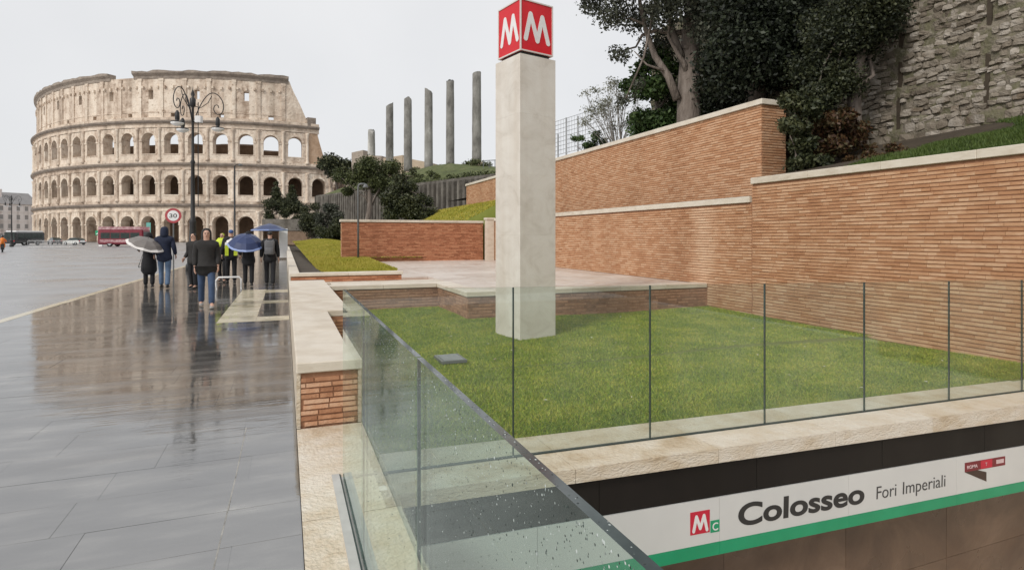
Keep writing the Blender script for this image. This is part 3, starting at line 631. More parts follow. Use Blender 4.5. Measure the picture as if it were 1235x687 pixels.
# back wall
w2 = wall('back_wall', 'red brick wall closing the far end of the terrace, behind the thin lamp post', 'brick wall')
mb = MB(); mb.box(2.35, 9.0, 26.92, 27.3, .2, 2.24); mb.build('wall_core', M['mortar'], w2)
brick_face(w2, (2.35, 26.92), (1, 0), 6.65, .45, 2.24, 'brickred', limit=300, minpx=6)
brick_face(w2, (2.35, 27.3), (0, -1), .38, .3, 2.24, 'brick', limit=0)
coping(w2, (2.28, 26.86), (1, 0), 6.74, .5, 2.245, 2.36)
# upper wall
w3 = wall('upper_wall', 'upper orange brick wall with pale cap under the big trees', 'brick wall')
mb = MB(); mb.box(11.0, 11.78, 11.15, 36.3, 2.0, 4.86); mb.build('wall_core', M['mortar'], w3)
brick_face(w3, (11.0, 36.3), (0, -1), 25.15, 2.3, 4.86, limit=260, bh=.054, joint=.012)
brick_face(w3, (11.0, 11.15), (1, 0), .78, 2.3, 4.86, limit=100, bh=.054, joint=.012)
brick_face(w3, (11.78, 11.15), (0, 1), 1.0, 2.3, 4.86, limit=0, bh=.054, joint=.012)
coping(w3, (10.93, 11.07), (0, 1), 25.3, .93, 4.865, 5.0, side=-1, piece=1.5)

# ================================================================ HILLSIDE
def hz(X, Y): return 2.72+(X-9.8)/5.2*1.4+.12*np.sin(X*2.1+Y)*.5
xs = np.linspace(9.8, 16, 22); ys = np.linspace(-3, 9.75, 28)
strip_mesh('hillside', 'grassy slope behind the tall wall', [[(x, y, hz(x, y)) for x in xs] for y in ys], 'soil')
strip_mesh('hillside_end', 'dark earth at the end of the upper wall', [[(11.02, y, 2.0)]+[(x, y, hz(x, y)) for x in np.linspace(11.02, 16, 16)] for y in np.linspace(9.75, 11.14, 5)], 'soil')
xs = np.linspace(11.75, 34, 10); ys = np.linspace(11.2, 44, 10)
strip_mesh('upper_hillside', 'shaded ground under the trees behind the upper wall', [[(x, y, 4.3+(x-11.7)*.10) for x in xs] for y in ys], 'soil')
N = 60000; X = rng.uniform(9.95, 15, N); Y = rng.uniform(2.5, 8.7, N); k = (Y < 8.6-(X-9.9)*.15+.5*np.sin(X*3))
grass_blades('slope_grass', 'bright green grass on the slope at the foot of the rubble wall', np.stack([X[k], Y[k], hz(X[k], Y[k])], 1), .09, .02, 'grasshill', .8)
strip_mesh('infill', 'earth between the two brick walls', [[(9.8, y, 2.2), (11.0, y, 2.35)] for y in (9.9, 36.3)], 'soil')
# bright grass mound left of the back wall
def mz(X, Y): return .48+.42*np.clip((Y-17)/30, 0, 1)**1.2*1.5+.25*np.exp(-((X-3.0)/1.3)**2)*np.clip((Y-26)/8, 0, 1)
def bx0(Y): return 1.0+np.clip((20-Y)/5, 0, 1)*.55-.35*np.clip((Y-20)/25, 0, 1)
def bx1(Y): return np.where(Y < 26.8, np.minimum(2.6+(Y < 19.5)*.9*(Y-15.8)/3.7+(Y > 19.5)*.9, 3.5), 6.0)
ys = np.concatenate([np.linspace(15.65, 26.7, 16), np.linspace(26.81, 62, 30)])
strip_mesh('grass_bank', 'low bright bank ground left of the back wall', [[(bx0(y)+(bx1(y)-bx0(y))*f, y, mz(bx0(y)+(bx1(y)-bx0(y))*f, y)-.02) for f in np.linspace(0, 1, 16)] for y in ys], 'lawnsoil')
N = 110000; Y = 15.8+rng.random(N)**1.6*44; X = rng.uniform(0, 1, N); xl = 1.0+np.clip((20-Y)/5, 0, 1)*.55-.35*np.clip((Y-20)/25, 0, 1); xr = np.where(Y < 26.8, np.minimum(2.6+(Y < 19.5)*.9*(Y-15.8)/3.7+(Y > 19.5)*.9, 3.5), 6.0); X = xl+X*(xr-xl)
grass_blades('bank_grass', 'yellow-green grass bank left of the red brick back wall', np.stack([X, Y, mz(X, Y)-.03], 1), .075, .03, 'grassyel', .8)
xs = np.linspace(4.5, 11, 12); ys = np.linspace(27.35, 46, 14)
def sz(X, Y): return .9+np.clip((X-5.5)/5.0, 0, 1)*2.6
strip_mesh('upper_bank', 'sloping ground rising behind the back wall', [[(x, 27.34, .2) for x in xs]]+[[(x, y, sz(x, y)) for x in xs] for y in ys], 'lawnsoil')
N = 30000; X = rng.uniform(4.6, 10.95, N); Y = rng.uniform(27.5, 44, N)
grass_blades('upper_bank_grass', 'green grass slope between the back wall and the stained retaining wall', np.stack([X, Y, sz(X, Y)], 1), .09, .04, 'grassyel', .8)

# ================================================================ RUBBLE WALL
rw = wall('rubble_wall', 'high ancient rough stone rubble wall at the top of the slope', 'stone wall')
rc = MB()
def rz(y): return 10.5
ny, nz = 60, 30
for a in range(ny+1):
    for b in range(nz+1):
        y = -2+a*(24.0/ny); z = 3.4+b*(7.4/nz); rc.v.append((15.12+random.uniform(-.05, .05)+max(0, z-4)*.05, y, z))
for a in range(ny):
    for b in range(nz): q = a*(nz+1)+b; rc.f.append((q, q+1, q+nz+2, q+nz+1)); rc.m.append(0)
rc.box(15.7, 16.6, -2, 22, 3.0, 10.8)
rc.build('wall_core', M['rubblemortar'], rw)
stv = []
for k in range(8):
    bm = bmesh.new(); bmesh.ops.create_cube(bm, size=1); bmesh.ops.subdivide_edges(bm, edges=bm.edges[:], cuts=1, use_grid_fill=True)
    r = random.Random(k)
    for v in bm.verts:
        v.co = v.co*(.90 if v.co.length > .8 else (.98 if v.co.length > .6 else 1.03)); v.co += Vector([r.uniform(-.07, .07) for _ in range(3)])
    me = bpy.data.meshes.new('stone'); bm.to_mesh(me); bm.free(); me.materials.append(M['stone']); stv.append(me)
items = []; z = 3.75
while z < 9.6:
    hh = random.uniform(.09, .17) if z > 4.5 else random.uniform(.15, .28); y = 2.0
    while y < 13.5:
        l = random.uniform(.13, .34)*(1 if z > 4.5 else 1.2)
        seam = any(abs(y+l/2-s) < .09 for s in (6.55, 8.53, 10.6))
        if not seam and random.random() > .06:
            items.append((Vector((15.2+max(0, z-4)*.05+random.uniform(-.03, .02), y+l/2, z+hh/2+random.uniform(-.03, .03)+.05*math.sin(y*1.3))), l*random.uniform(.86, 1.02), hh*random.uniform(.8, 1.02), random.uniform(.18, .3)))
        y += l
    z += hh+.012
vis = sorted([i for i in range(len(items)) if inframe(items[i][0], 0)], key=lambda i: -items[i][1]*items[i][2]/items[i][0].length); single = set(vis[:300])
rest = MB()
for i, (c, l, hh, d) in enumerate(items):
    me = random.choice(stv); e = (random.gauss(0, .13), random.gauss(0, .08), random.gauss(0, .08)); 
    if i in single:
        o = link('stone', me, rw); o.location = c; o.scale = (d, l, hh); o.rotation_euler = e
    else:
        Mx = Matrix.LocRotScale(c, __import__('mathutils').Euler(e), Vector((d, l, hh)))
        rest.add([Mx @ v.co for v in me.vertices], [tuple(p.vertices) for p in me.polygons])
rest.build('small_stones', M['stone'], rw, kind='stuff')
for s, zt in ((6.55, 8.2), (8.53, 9.6), (10.6, 7.0)):
    mb = MB(); mb.box(15.13, 15.5, s-.05, s+.05, 3.7, min(zt, 5.2)); mb.hexa([(15.17,s-.05,5.2),(15.5,s-.05,5.2),(15.5,s+.05,5.2),(15.17,s+.05,5.2),(15.1+(zt-4)*.05,s-.05,zt),(15.7,s-.05,zt),(15.7,s+.05,zt),(15.1+(zt-4)*.05,s+.05,zt)]); mb.build('drain_slot', M['soil'], rw)

# ================================================================ STATION GLASS, COPING AND SIGN
def ztop(X): return .002-.018*(X-.36)
fc = wall('front_coping', 'thick pale travertine coping over the station entrance, under the clear glass', 'coping')
X0, X1, k = .644, 9.38, 7
for i in range(k):
    a, b = X0+(X1-X0)*i/k+.002, X0+(X1-X0)*(i+1)/k-.002
    ta, tb = .10+.0095*(a-1.85), .10+.0095*(b-1.85)
    mb = MB(); mb.hexa([(a,3.62,ztop(a)-ta),(b,3.62,ztop(b)-tb),(b,4.34,ztop(b)-tb-.05),(a,4.34,ztop(a)-ta-.05),(a,3.62,ztop(a)),(b,3.62,ztop(b)),(b,4.34,ztop(b)),(a,4.34,ztop(a))])
    mb.build('coping_slab', M['travpit'], fc)
sg = empty('station_sign', (0, 3.67, 0), 0, 'long white and green metro station sign band under the front coping', 'sign')
def band(name, za, zb, key, y0, y1, x0=.65, x1=9.4):   # za, zb: functions of X
    mb = MB(); mb.hexa([(x0,y0,zb(x0)),(x1,y0,zb(x1)),(x1,y1,zb(x1)),(x0,y1,zb(x0)),(x0,y0,za(x0)),(x1,y0,za(x1)),(x1,y1,za(x1)),(x0,y1,za(x0))]); return mb.build(name, M[key], sg)
f_wt = lambda X: -.42-.029*(X-2.15)
f_wb = lambda X: -.78-.033*(X-2.57)
f_gb = lambda X: -.88-.033*(X-2.63)
for i in range(6): band('fascia_panel', lambda X: -.10-.027*(X-1.85), lambda X: f_wt(X)+.0035, 'black', .002, .06, .652+i*1.46, .648+(i+1)*1.46)
xb = [.65, 1.62, 3.185, 4.6, 6.045, 7.6, 9.4]
for a, b in zip(xb, xb[1:]): band('sign_panel', f_wt, lambda X: f_wb(X)+.002, 'signwhite', -.006, .06, a+.0015, b-.0015)
for a, b in zip(xb, xb[1:]): band('green_band', f_wb, f_gb, 'green', -.010, .06, a+.001, b-.001)
SL = math.atan(.031)
def text(parent, body, size, loc, key, name, rot=(PI/2, 0, 0), off=0, sx=1.0, ext=.0015, width=None):
    cu = bpy.data.curves.new(name, 'FONT'); cu.body = body; cu.size = size; cu.extrude = ext; cu.offset = off; cu.resolution_u = 6
    o = bpy.data.objects.new(name, cu); C.objects.link(o)
    bpy.context.view_layer.update()
    me = bpy.data.meshes.new_from_object(o.evaluated_get(bpy.context.evaluated_depsgraph_get())); bpy.data.objects.remove(o)
    if width:
        xs_ = [v.co.x for v in me.vertices]; a, b = min(xs_), max(xs_); sx = width/(b-a)
        for v in me.vertices: v.co.x = (v.co.x-a)*sx
    me.materials.clear(); me.materials.append(M[key])
    q = link(name, me, parent); q.location = loc; q.rotation_euler = rot; return q
RT = (PI/2, SL, 0)
text(sg, 'Colosseo', .245, (3.37, -.0075, -.713), 'ink', 'lettering', RT, .0065, width=1.42)
text(sg, 'Fori', .165, (4.945, -.0075, -.757), 'inkgrey', 'lettering', RT, -.0012, width=.255); text(sg, 'Imperiali', .165, (5.29, -.0075, -.768), 'inkgrey', 'lettering', RT, -.0012, width=.59)
def plate(parent, name, x0, x1, z0, z1, key, y=-.0085):   # thin plate in the sign plane, following its slope
    s = -math.tan(SL); mb = MB(); mb.hexa([(x0,y,z0),(x1,y,z0+s*(x1-x0)),(x1,0,z0+s*(x1-x0)),(x0,0,z0),(x0,y,z1),(x1,y,z1+s*(x1-x0)),(x1,0,z1+s*(x1-x0)),(x0,0,z1)]); return mb.build(name, M[key], parent)
def strokes(mb, pts, w, fn, d0, d1):     # thick polyline with round-ish ends; fn(u,v,d)
    for (a, b), (c, d) in zip(pts, pts[1:]):
        L = math.hypot(c-a, d-b); ux, uy = (c-a)/L, (d-b)/L; n = 5; poly = []
        t0 = math.atan2(uy, ux)
        for k in range(n+1): t = t0+PI/2+PI*k/n; poly.append((a+math.cos(t)*w/2, b+math.sin(t)*w/2))
        for k in range(n+1): t = t0-PI/2+PI*k/n; poly.append((c+math.cos(t)*w/2, d+math.sin(t)*w/2))
        mb.prism(poly, fn, d0, d1); d1 += (d1-d0)*.02
mp_ = plate(sg, 'metro_badge', 2.905, 3.09, -.70, -.525, 'mred')
mb = MB(); s_ = -math.tan(SL)
strokes(mb, [(2.935, -.675), (2.962, -.565), (2.998, -.66), (3.034, -.565), (3.062, -.68)], .026, lambda u, v, d: (u, d, v+s_*(u-2.93)*.5), -.0085, -.0105)
mb.build('badge_letter', M['whitepaint'], mp_)
lp_ = plate(sg, 'line_badge', 3.098, 3.185, -.715, -.622, 'green')
text(lp_, 'C', .085, (3.112, -.0090, -.700), 'whitepaint', 'badge_letter', RT, .001)
bar = plate(sg, 'project_badge', 6.17, 6.80, -.694, -.605, 'dkred')
plate(bar, 'badge_centre', 6.41, 6.59, -.698, -.616, 'mred', -.0095)
text(bar, 'ROMA', .045, (6.20, -.0100, -.668), 'pinkprint', 'badge_letter', RT, .0006, width=.16)
text(bar, 'T', .045, (6.48, -.0105, -.676), 'pinkprint', 'badge_letter', RT, .0006)
text(bar, '2024', .05, (6.66, -.0100, -.689), 'pinkprint', 'badge_letter', RT, .001, width=.11) if False else plate(bar, 'badge_print', 6.655, 6.775, -.682, -.642, 'pinkprint', -.0098)
mb = MB(); mb.prism([(6.17, -.696), (6.36, -.70), (6.50, -.742), (6.50, -.835)], lambda u, v, d: (u, d, v), -.0002, -.0088); mb.build('badge_wedge', M['dkbrown'], bar)
# entrance wall below the sign
ew = empty('entrance_wall', (0, 0, 0), 0, 'brown polished stone wall of the entrance below the green sign edge', 'stone wall')
for i in range(6):
    for j in range(3):
        mb = MB(); mb.box(.62+i*1.475+.002, .62+(i+1)*1.475-.002, 4.05, 4.15, -4+j*1.1+.002, -4+(j+1)*1.1-.002); mb.build('stone_panel', M['brownstone'], ew)
mb = MB(); mb.box(.6, 9.45, 4.153, 4.4, -4, -.3); mb.build('backing', M['soil'], ew)
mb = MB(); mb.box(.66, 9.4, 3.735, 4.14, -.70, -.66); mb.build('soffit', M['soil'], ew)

gs = empty('side_balustrade', (.36, 0, 0), 0, 'wet glass balustrade beside the pavement running towards the camera', 'balustrade')
def panel(root, a, b, za, zb, mats, th=.017):   # a,b: (x,y) ends relative to root, za/zb: (bottom, top) at each end
    d = Vector((b[0]-a[0], b[1]-a[1], 0)).normalized(); n = Vector((-d.y, d.x, 0))*th/2
    A, B = Vector((a[0], a[1], 0)), Vector((b[0], b[1], 0)); mb = MB()
    p = [A-n+Vector((0,0,za[0])), B-n+Vector((0,0,zb[0])), B+n+Vector((0,0,zb[0])), A+n+Vector((0,0,za[0])),
         A-n+Vector((0,0,za[1])), B-n+Vector((0,0,zb[1])), B+n+Vector((0,0,zb[1])), A+n+Vector((0,0,za[1]))]
    mb.add(p, [(0,1,5,4),(2,3,7,6),(1,2,6,5),(3,0,4,7)], 0); mb.add(p, [(3,2,1,0)], 1); mb.add(p, [(4,5,6,7)], 2)
    return mb.build('glass_panel', [M[k] for k in mats], root)
YJ = [-3.2, -2.0, -.8, .42, 1.66, 2.93, 3.95]
for a, b in zip(YJ, YJ[1:]): panel(gs, (0, a+.006), (0, b-.006), (.012, 1.252), (.012, 1.252), ('glassside', 'glassedge', 'glasstop'))
for yv in YJ[1:-1]:
    mb = MB(); mb.box(-.004, .004, yv-.005, yv+.005, .012, 1.25); mb.build('joint_seal', M['gasket'], gs)
mb = MB(); mb.box(-.072, -.024, -3.2, 4.05, .003, .011); mb.box(-.0235, .03, -3.2, 4.0, .002, .006); mb.build('channel', M['channel'], gs)
mb = MB(); mb.box(-.0235, -.0155, -3.2, 4.04, .0061, .0115); mb.build('channel_gap', M['gasket'], gs)
# rain drops standing on the pavement side of the glass, and on its top edge
V = MB()
for k in range(7000):
    y = .25+2.7*random.random()**2.2; z = 1.24-1.1*random.random()**1.6
    r = random.uniform(.0006, .0019)*(1.0 if random.random() > .08 else 1.6); c = (-.0087, y, z)
    ring = [(c[0]-.0002, c[1]+r*math.cos(t), c[2]+r*1.15*math.sin(t)) for t in (0, 1.05, 2.1, 3.14, 4.19, 5.24)]
    V.add(ring+[(c[0]-r*.55, y, z-r*.2)], [(i, (i+1) % 6, 6) for i in range(6)])
for k in range(300):
    y = .3+3.6*random.random(); x = random.uniform(-.007, .007); r = random.uniform(.0007, .0018)
    ring = [(x+r*math.cos(t), y+r*1.3*math.sin(t), 1.2522) for t in (0, 1.05, 2.1, 3.14, 4.19, 5.24)]
    V.add(ring+[(x, y, 1.2522+r*.6)], [(i, (i+1) % 6, 6) for i in range(6)])
V.build('rain_drops', M['drop'], gs, True, kind='stuff')
gf = empty('front_balustrade', (0, 3.97, 0), 0, 'clear glass balustrade across the front of the lawn above the station sign', 'balustrade')
XJ = [.385, 1.56, 2.75, 3.95, 5.19, 6.43, 7.67, 8.6, 9.36]
gt = lambda X: 1.25-.0185*(X-.36)
for a, b in zip(XJ, XJ[1:]): panel(gf, (a+.006, 0), (b-.006, 0), (ztop(a)+.004, gt(a)), (ztop(b)+.004, gt(b)), ('glassfront', 'glassedge', 'glasstop'), .018)
for x in XJ[1:-1]:
    mb = MB(); mb.box(x-.004, x+.004, -.008, .008, ztop(x)+.005, gt(x)-.002); mb.build('joint_seal', M['gasket'], gf)
mb = MB(); a, b = .385, 9.36; mb.hexa([(a,-.016,ztop(a)-.01),(b,-.016,ztop(b)-.01),(b,.016,ztop(b)-.01),(a,.016,ztop(a)-.01),(a,-.016,ztop(a)+.008),(b,-.016,ztop(b)+.008),(b,.016,ztop(b)+.008),(a,.016,ztop(a)+.008)]); mb.build('base_channel', M['gasket'], gf)

# ================================================================ PYLON WITH METRO CUBE
_t = R(13); PX, PY = 3.58+.37*(math.cos(_t)-math.sin(_t)), 8.80+.37*(math.cos(_t)+math.sin(_t))
py = empty('metro_pylon', (PX, PY, -.10), _t, 'tall square travertine pylon standing on the lawn', 'pylon')
hs = [0, .72, 1.72, 2.72, 3.72, 4.70]
for a, b in zip(hs, hs[1:]):
    mb = MB(); Mx = Matrix.Translation((0, 0, (a+b)/2)); mb.cbox(Mx, .74, .74, b-a-.0003, .0015); mb.build('stone_block', M['pillar'], py)
cu = empty('metro_cube', (PX, PY, 4.62), _t, 'red metro cube with white M letters on top of the stone pylon', 'sign')
mb = MB(); mb.box(-.29, .29, -.29, .29, -.02, .045); mb.build('base', M['gasket'], cu)
q = .342; zb, zt = .045, .905
mb = MB(); mb.box(-q+.012, q-.012, -q+.012, q-.012, zb+.01, zt-.01); mb.build('cube_body', M['red'], cu)
mb = MB(); e = .022
for sx in (-1, 1):
    for sy in (-1, 1):
        x, y = sx*(q-e/2), sy*(q-e/2); mb.box(x-e/2, x+e/2, y-e/2, y+e/2, zb, zt)
for z in (zb+e/2, zt-e/2):
    for s in (-1, 1):
        mb.box(-q+e, q-e, s*(q-e/2)-e/2, s*(q-e/2)+e/2, z-e/2, z+e/2); mb.box(s*(q-e/2)-e/2, s*(q-e/2)+e/2, -q+e, q-e, z-e/2, z+e/2)
mb.build('cube_frame', M['cubeframe'], cu)
ML = [(.165, .245), (.31, .74), (.52, .24), (.67, .725), (.85, .235)]
ML = [(a*2*q-q, zb+b*(zt-zb)) for a, b in ML]
for fn in (lambda u, v, d: (u, -q+.012-d, v), lambda u, v, d: (-u, q-.012+d, v), lambda u, v, d: (-q+.012-d, -u, v), lambda u, v, d: (q-.012+d, u, v)):
    mb = MB(); strokes(mb, ML, .080, fn, -.002, .007); mb.build('letter', M['whitepaint'], cu)

# ================================================================ TREES AND SHRUBS
def leaves(name, clumps, n, size, m, parent, flat=.0, aspect=.55):
    c = np.array([k[0] for k in clumps], np.float64); r = np.array([k[1] for k in clumps]); w = r**2/np.sum(r**2)
    idx = rng.choice(len(clumps), n, p=w); d = rng.normal(size=(n, 3)); d /= np.linalg.norm(d, axis=1)[:, None]
    rad = (rng.random(n)**.45)*(1+.25*rng.normal(size=n)*.6); P = c[idx]+d*(r[idx]*rad)[:, None]*np.array([1, 1, .78])
    u = rng.normal(size=(n, 3)); u /= np.linalg.norm(u, axis=1)[:, None]; t = rng.normal(size=(n, 3)); t[:, 2] -= .3
    v = np.cross(u, t); v /= np.linalg.norm(v, axis=1)[:, None]
    s = size*rng.uniform(.6, 1.3, n)[:, None]
    V = np.stack([P-u*s, P+v*s*aspect-u*s*.1, P+u*s, P-v*s*aspect+u*s*.1], 1)
    return link(name, quads_mesh(name, V, 4, M[m]), parent)
def rclumps(cx, cy, cz, rx, ry, rzz, n, r0, r1, seed=0, shell=.5):
    r = random.Random(seed); out = []
    while len(out) < n:
        x, y, z = (r.uniform(-1, 1) for _ in range(3)); q = x*x+y*y+z*z
        if q > 1 or q < shell*r.random(): continue
        out.append((Vector((cx+x*rx, cy+y*ry, cz+z*rzz)), r.uniform(r0, r1)))
    return out
def limbs(mb, base, targets, r0, seed=0, wob=.25):
    r = random.Random(seed)
    for t in targets:
        t = Vector(t); pts = [Vector(base)]; n = 5
        for k in range(1, n+1):
            f = k/n; p = Vector(base).lerp(t, f); p.z += .25*math.sin(f*PI)*(t-Vector(base)).length*.3
            pts.append(p+Vector([r.uniform(-wob, wob) for _ in range(3)])*(1 if k < n else .3))
        mb.tube(pts, [r0*(1-.82*k/n) for k in range(n+1)], 7)
def tree(name, label, base, trunk_pts, tr, clumps, nl, size, lm, group=None, nlimb=9, bark='bark', cat='tree', seed=0, lr=.3, start=1):
    o = empty(name, base, 0, label, cat, group); b = Vector(base); mb = MB()
    tp = [Vector(p)-b for p in trunk_pts]; k = len(tp)
    sub = []
    for i in range(k-1):
        for j in range(3): sub.append(tp[i].lerp(tp[i+1], j/3))
    sub.append(tp[-1]); mb.tube(sub, [tr*(1.25 if i == 0 else 1)*(1-.7*i/(len(sub)-1)) for i in range(len(sub))], 12)
    r = random.Random(seed); cl = r.sample(clumps, min(nlimb, len(clumps)))
    for c, _ in cl: limbs(mb, tp[min(k-1, r.choice(range(start, k)))], [c-b], tr*lr, r.random())
    mb.build('trunk', M[bark], o, True)
    leaves('crown', [(c-b, q) for c, q in clumps], nl, size, lm, o); return o
# big pale-trunked evergreen
Pt = lambda px, py_, Z: W_(px, py_, Z)
b0 = Pt(831, 150, 20.2); b0.z = 4.4
cl = []
for px, py_, r in [(722,8,.55),(745,28,.6),(742,62,.38),(765,95,.3),(755,118,.26),(772,20,.7),(795,45,.7),(800,5,.8),(830,-25,1.1),(860,-10,.9),(770,-40,1.0),(720,-50,.9),(880,-50,1.2),(815,-80,1.3),(760,-100,1.2),(790,70,.45),(850,30,.7),(900,-10,1.0),(875,40,.6),(745,-15,.7)]:
    for k in range(2): cl.append((Pt(px+random.uniform(-10, 10), py_+random.uniform(-10, 10), 20.2+random.uniform(-1.6, 1.8)), r))
big = tree('evergreen_tree', 'large evergreen with thick pale trunk rising behind the upper wall', tuple(b0), [b0, Pt(831, 100, 20.2), Pt(833, 40, 20.2), Pt(838, -20, 20.2), Pt(842, -90, 20.2)], .46, cl, 34000, .062, 'leafgrey', nlimb=7, seed=3, lr=.24)
mb = MB(); bb = Vector(b0)
for pts, r in ([(817,120),(806,92),(790,68),(780,40),(772,5),(768,-30)], .15), ([(826,60),(850,30),(880,10),(905,-20)], .13), ([(822,70),(812,40),(806,10),(800,-30)], .13), ([(800,85),(780,78),(765,62)], .05), ([(778,30),(760,22),(742,26)], .05):
    P = [Pt(a, b, 20.0+.12*i)-bb for i, (a, b) in enumerate(pts)]; mb.tube(P, [r*(1-.7*i/(len(P)-1)) for i in range(len(P))], 8)
mb.build('limb', M['bark'], big, True)
# dense dark trees to the right
def pc(lst, Z, dz=1.5, rep=3, j=12): return [(Pt(a+random.uniform(-j, j), b+random.uniform(-j, j), Z+random.uniform(-dz, dz)), r) for a, b, r in lst for _ in range(rep)]
c = pc([(875,110,.8),(900,60,1.1),(940,20,1.2),(930,90,.9),(970,70,1.1),(900,-10,1.2),(960,-40,1.4),(1000,10,1.2),(870,70,.7),(985,110,.7),(880,0,.9),(1010,60,.8)], 18.5, 1.8)
b1 = Pt(915, 135, 18.5); b1.z = 4.7
tree('dark_tree', 'dense blackish evergreen tree right of the pale trunk', tuple(b1), [b1, Pt(912, 90, 18.5), Pt(905, 30, 18.5), Pt(900, -40, 18.5)], .32, c, 70000, .07, 'leafdark', nlimb=9, seed=5)
c = pc([(1010,90,.6),(1035,50,.7),(1062,12,.75),(1000,40,.8),(1000,118,.45),(1040,0,.9),(1100,-18,.6),(985,130,.5),(1070,38,.35),(985,85,.6),(1020,110,.35)], 14.9, .6)
b2 = Pt(1030, 165, 14.9); b2.z = 3.9
tree('overhanging_tree', 'dark leafy tree overhanging the left edge of the rubble wall', tuple(b2), [b2, Pt(1030, 110, 14.9), Pt(1040, 50, 14.9), Pt(1055, -20, 14.9)], .2, c, 46000, .045, 'leafdeep', nlimb=9, seed=6)
c = pc([(790,80,.5),(775,110,.55),(800,115,.6),(815,90,.4),(785,140,.6),(810,140,.6),(765,95,.35),(800,150,.6),(770,150,.4),(845,130,.4)], 21.8, .8)
b3 = Pt(795, 175, 21.8); b3.z = 4.5
tree('small_tree', 'mid-green bushy small tree left of the pale trunk', tuple(b3), [b3, Pt(793, 140, 21.8), Pt(790, 100, 21.8)], .14, c, 13000, .085, 'leafgreen', nlimb=8, seed=8)
# pale bare shrub
b4 = Pt(748, 176, 24.5); b4.z = 4.6
sh = empty('bare_shrub', tuple(b4), 0, 'pale grey bare twiggy shrub against the sky above the upper wall', 'shrub'); mb = MB(); r = random.Random(4)
tips = []
for k in range(34):
    a = r.uniform(-1, 1); end = Pt(745+a*38+r.uniform(-6, 6), r.uniform(98, 160), 24.5+r.uniform(-.8, .8))-b4
    mid = end*.5+Vector((r.uniform(-.15, .15), r.uniform(-.1, .1), .25)); mb.tube([Vector((r.uniform(-.2, .2), 0, 0)), mid, end], [.022, .014, .005], 5); tips.append((end, .3))
    for q in range(5): e2 = mid.lerp(end, r.random())+Vector([r.uniform(-.35, .35) for _ in range(3)]); mb.tube([mid.lerp(end, r.random()), e2], [.009, .004], 4)
mb.build('branches', M['twig'], sh); leaves('crown', tips, 3000, .045, 'leafpale', sh)
c = pc([(712,170,.25),(700,178,.2),(720,178,.22)], 25.5, .3); bq = Pt(710, 188, 25.5)
o = empty('small_bush', tuple(bq), 0, 'small green bush low on the upper wall edge beside the wire fence', 'bush'); leaves('crown', [(a-bq, q) for a, q in c], 1500, .06, 'leafgreen', o)
mb = MB(); limbs(mb, (0, 0, -.3), [a-bq for a, q in c], .02); mb.build('stems', M['bark'], o)
# rusty shrubs between wall and rubble
def shrub(name, label, lst, Z, n, size, m, base, dz=.5, bark='bark', cat='shrub', rep=3, group=None):
    c = pc(lst, Z, dz, rep, 8); b = Vector(base); o = empty(name, tuple(b), 0, label, cat, group)
    leaves('crown', [(a-b, q) for a, q in c], n, size, m, o); mb = MB(); limbs(mb, (0, 0, 0), [a-b for a, q in c[::2]], .035, 1, .08); mb.build('stems', M[bark], o, True); return o
bb_ = Pt(1000, 200, 14.6); bb_.z = 3.2
shrub('rusty_shrub', 'rust-brown dense shrub at the left foot of the rubble wall', [(1000,150,.35),(1020,140,.3),(1040,160,.28),(980,160,.35),(1025,170,.32),(1005,180,.35),(1045,180,.2)], 14.4, 9000, .055, 'leafrust', bb_)
bb_ = Pt(965, 205, 13.6); bb_.z = 2.9
shrub('dark_shrub', 'dark green shrub in the gap beside the upper wall end', [(958,150,.25),(962,175,.3),(970,195,.28),(975,135,.3),(990,198,.25),(958,125,.25)], 13.7, 8000, .055, 'leafolive', bb_, .35)
bb_ = Pt(1075, 188, 13.2); bb_.z = 3.2
shrub('low_weeds', 'low dark weeds along the foot of the rubble wall', [(1060,188,.16),(1080,183,.16),(1100,178,.14),(1045,195,.18),(1120,172,.1),(1030,198,.18)], 13.2, 4000, .04, 'leafrust', bb_, .4)
# wire fence beyond the upper wall
fn = empty('wire_fence', tuple(Pt(695, 186, 27)), 0, 'thin pale wire mesh fence on the skyline right of the pylon', 'fence'); fb = Vector(fn.location)
for px, t in ((683, 142), (697, 140), (673, 162)):
    mb = MB(); mb.tube([Pt(px, 192, 27)-fb, Pt(px, t, 27)-fb], .04, 6); mb.build('post', M['railwire'], fn)
mb = MB()
for k in range(9):
    a = k/8; mb.tube([Pt(660, 150+a*40, 27)-fb, Pt(742, 124+a*45, 27.6)-fb], .011, 4, False)
for k in range(26):
    a = k/25; mb.tube([Pt(660+82*a, 150-26*a, 27+.6*a)-fb, Pt(660+82*a, 190-20*a, 27+.6*a)-fb], .009, 4, False)
mb.build('mesh_wire', M['railwire'], fn, kind='stuff')

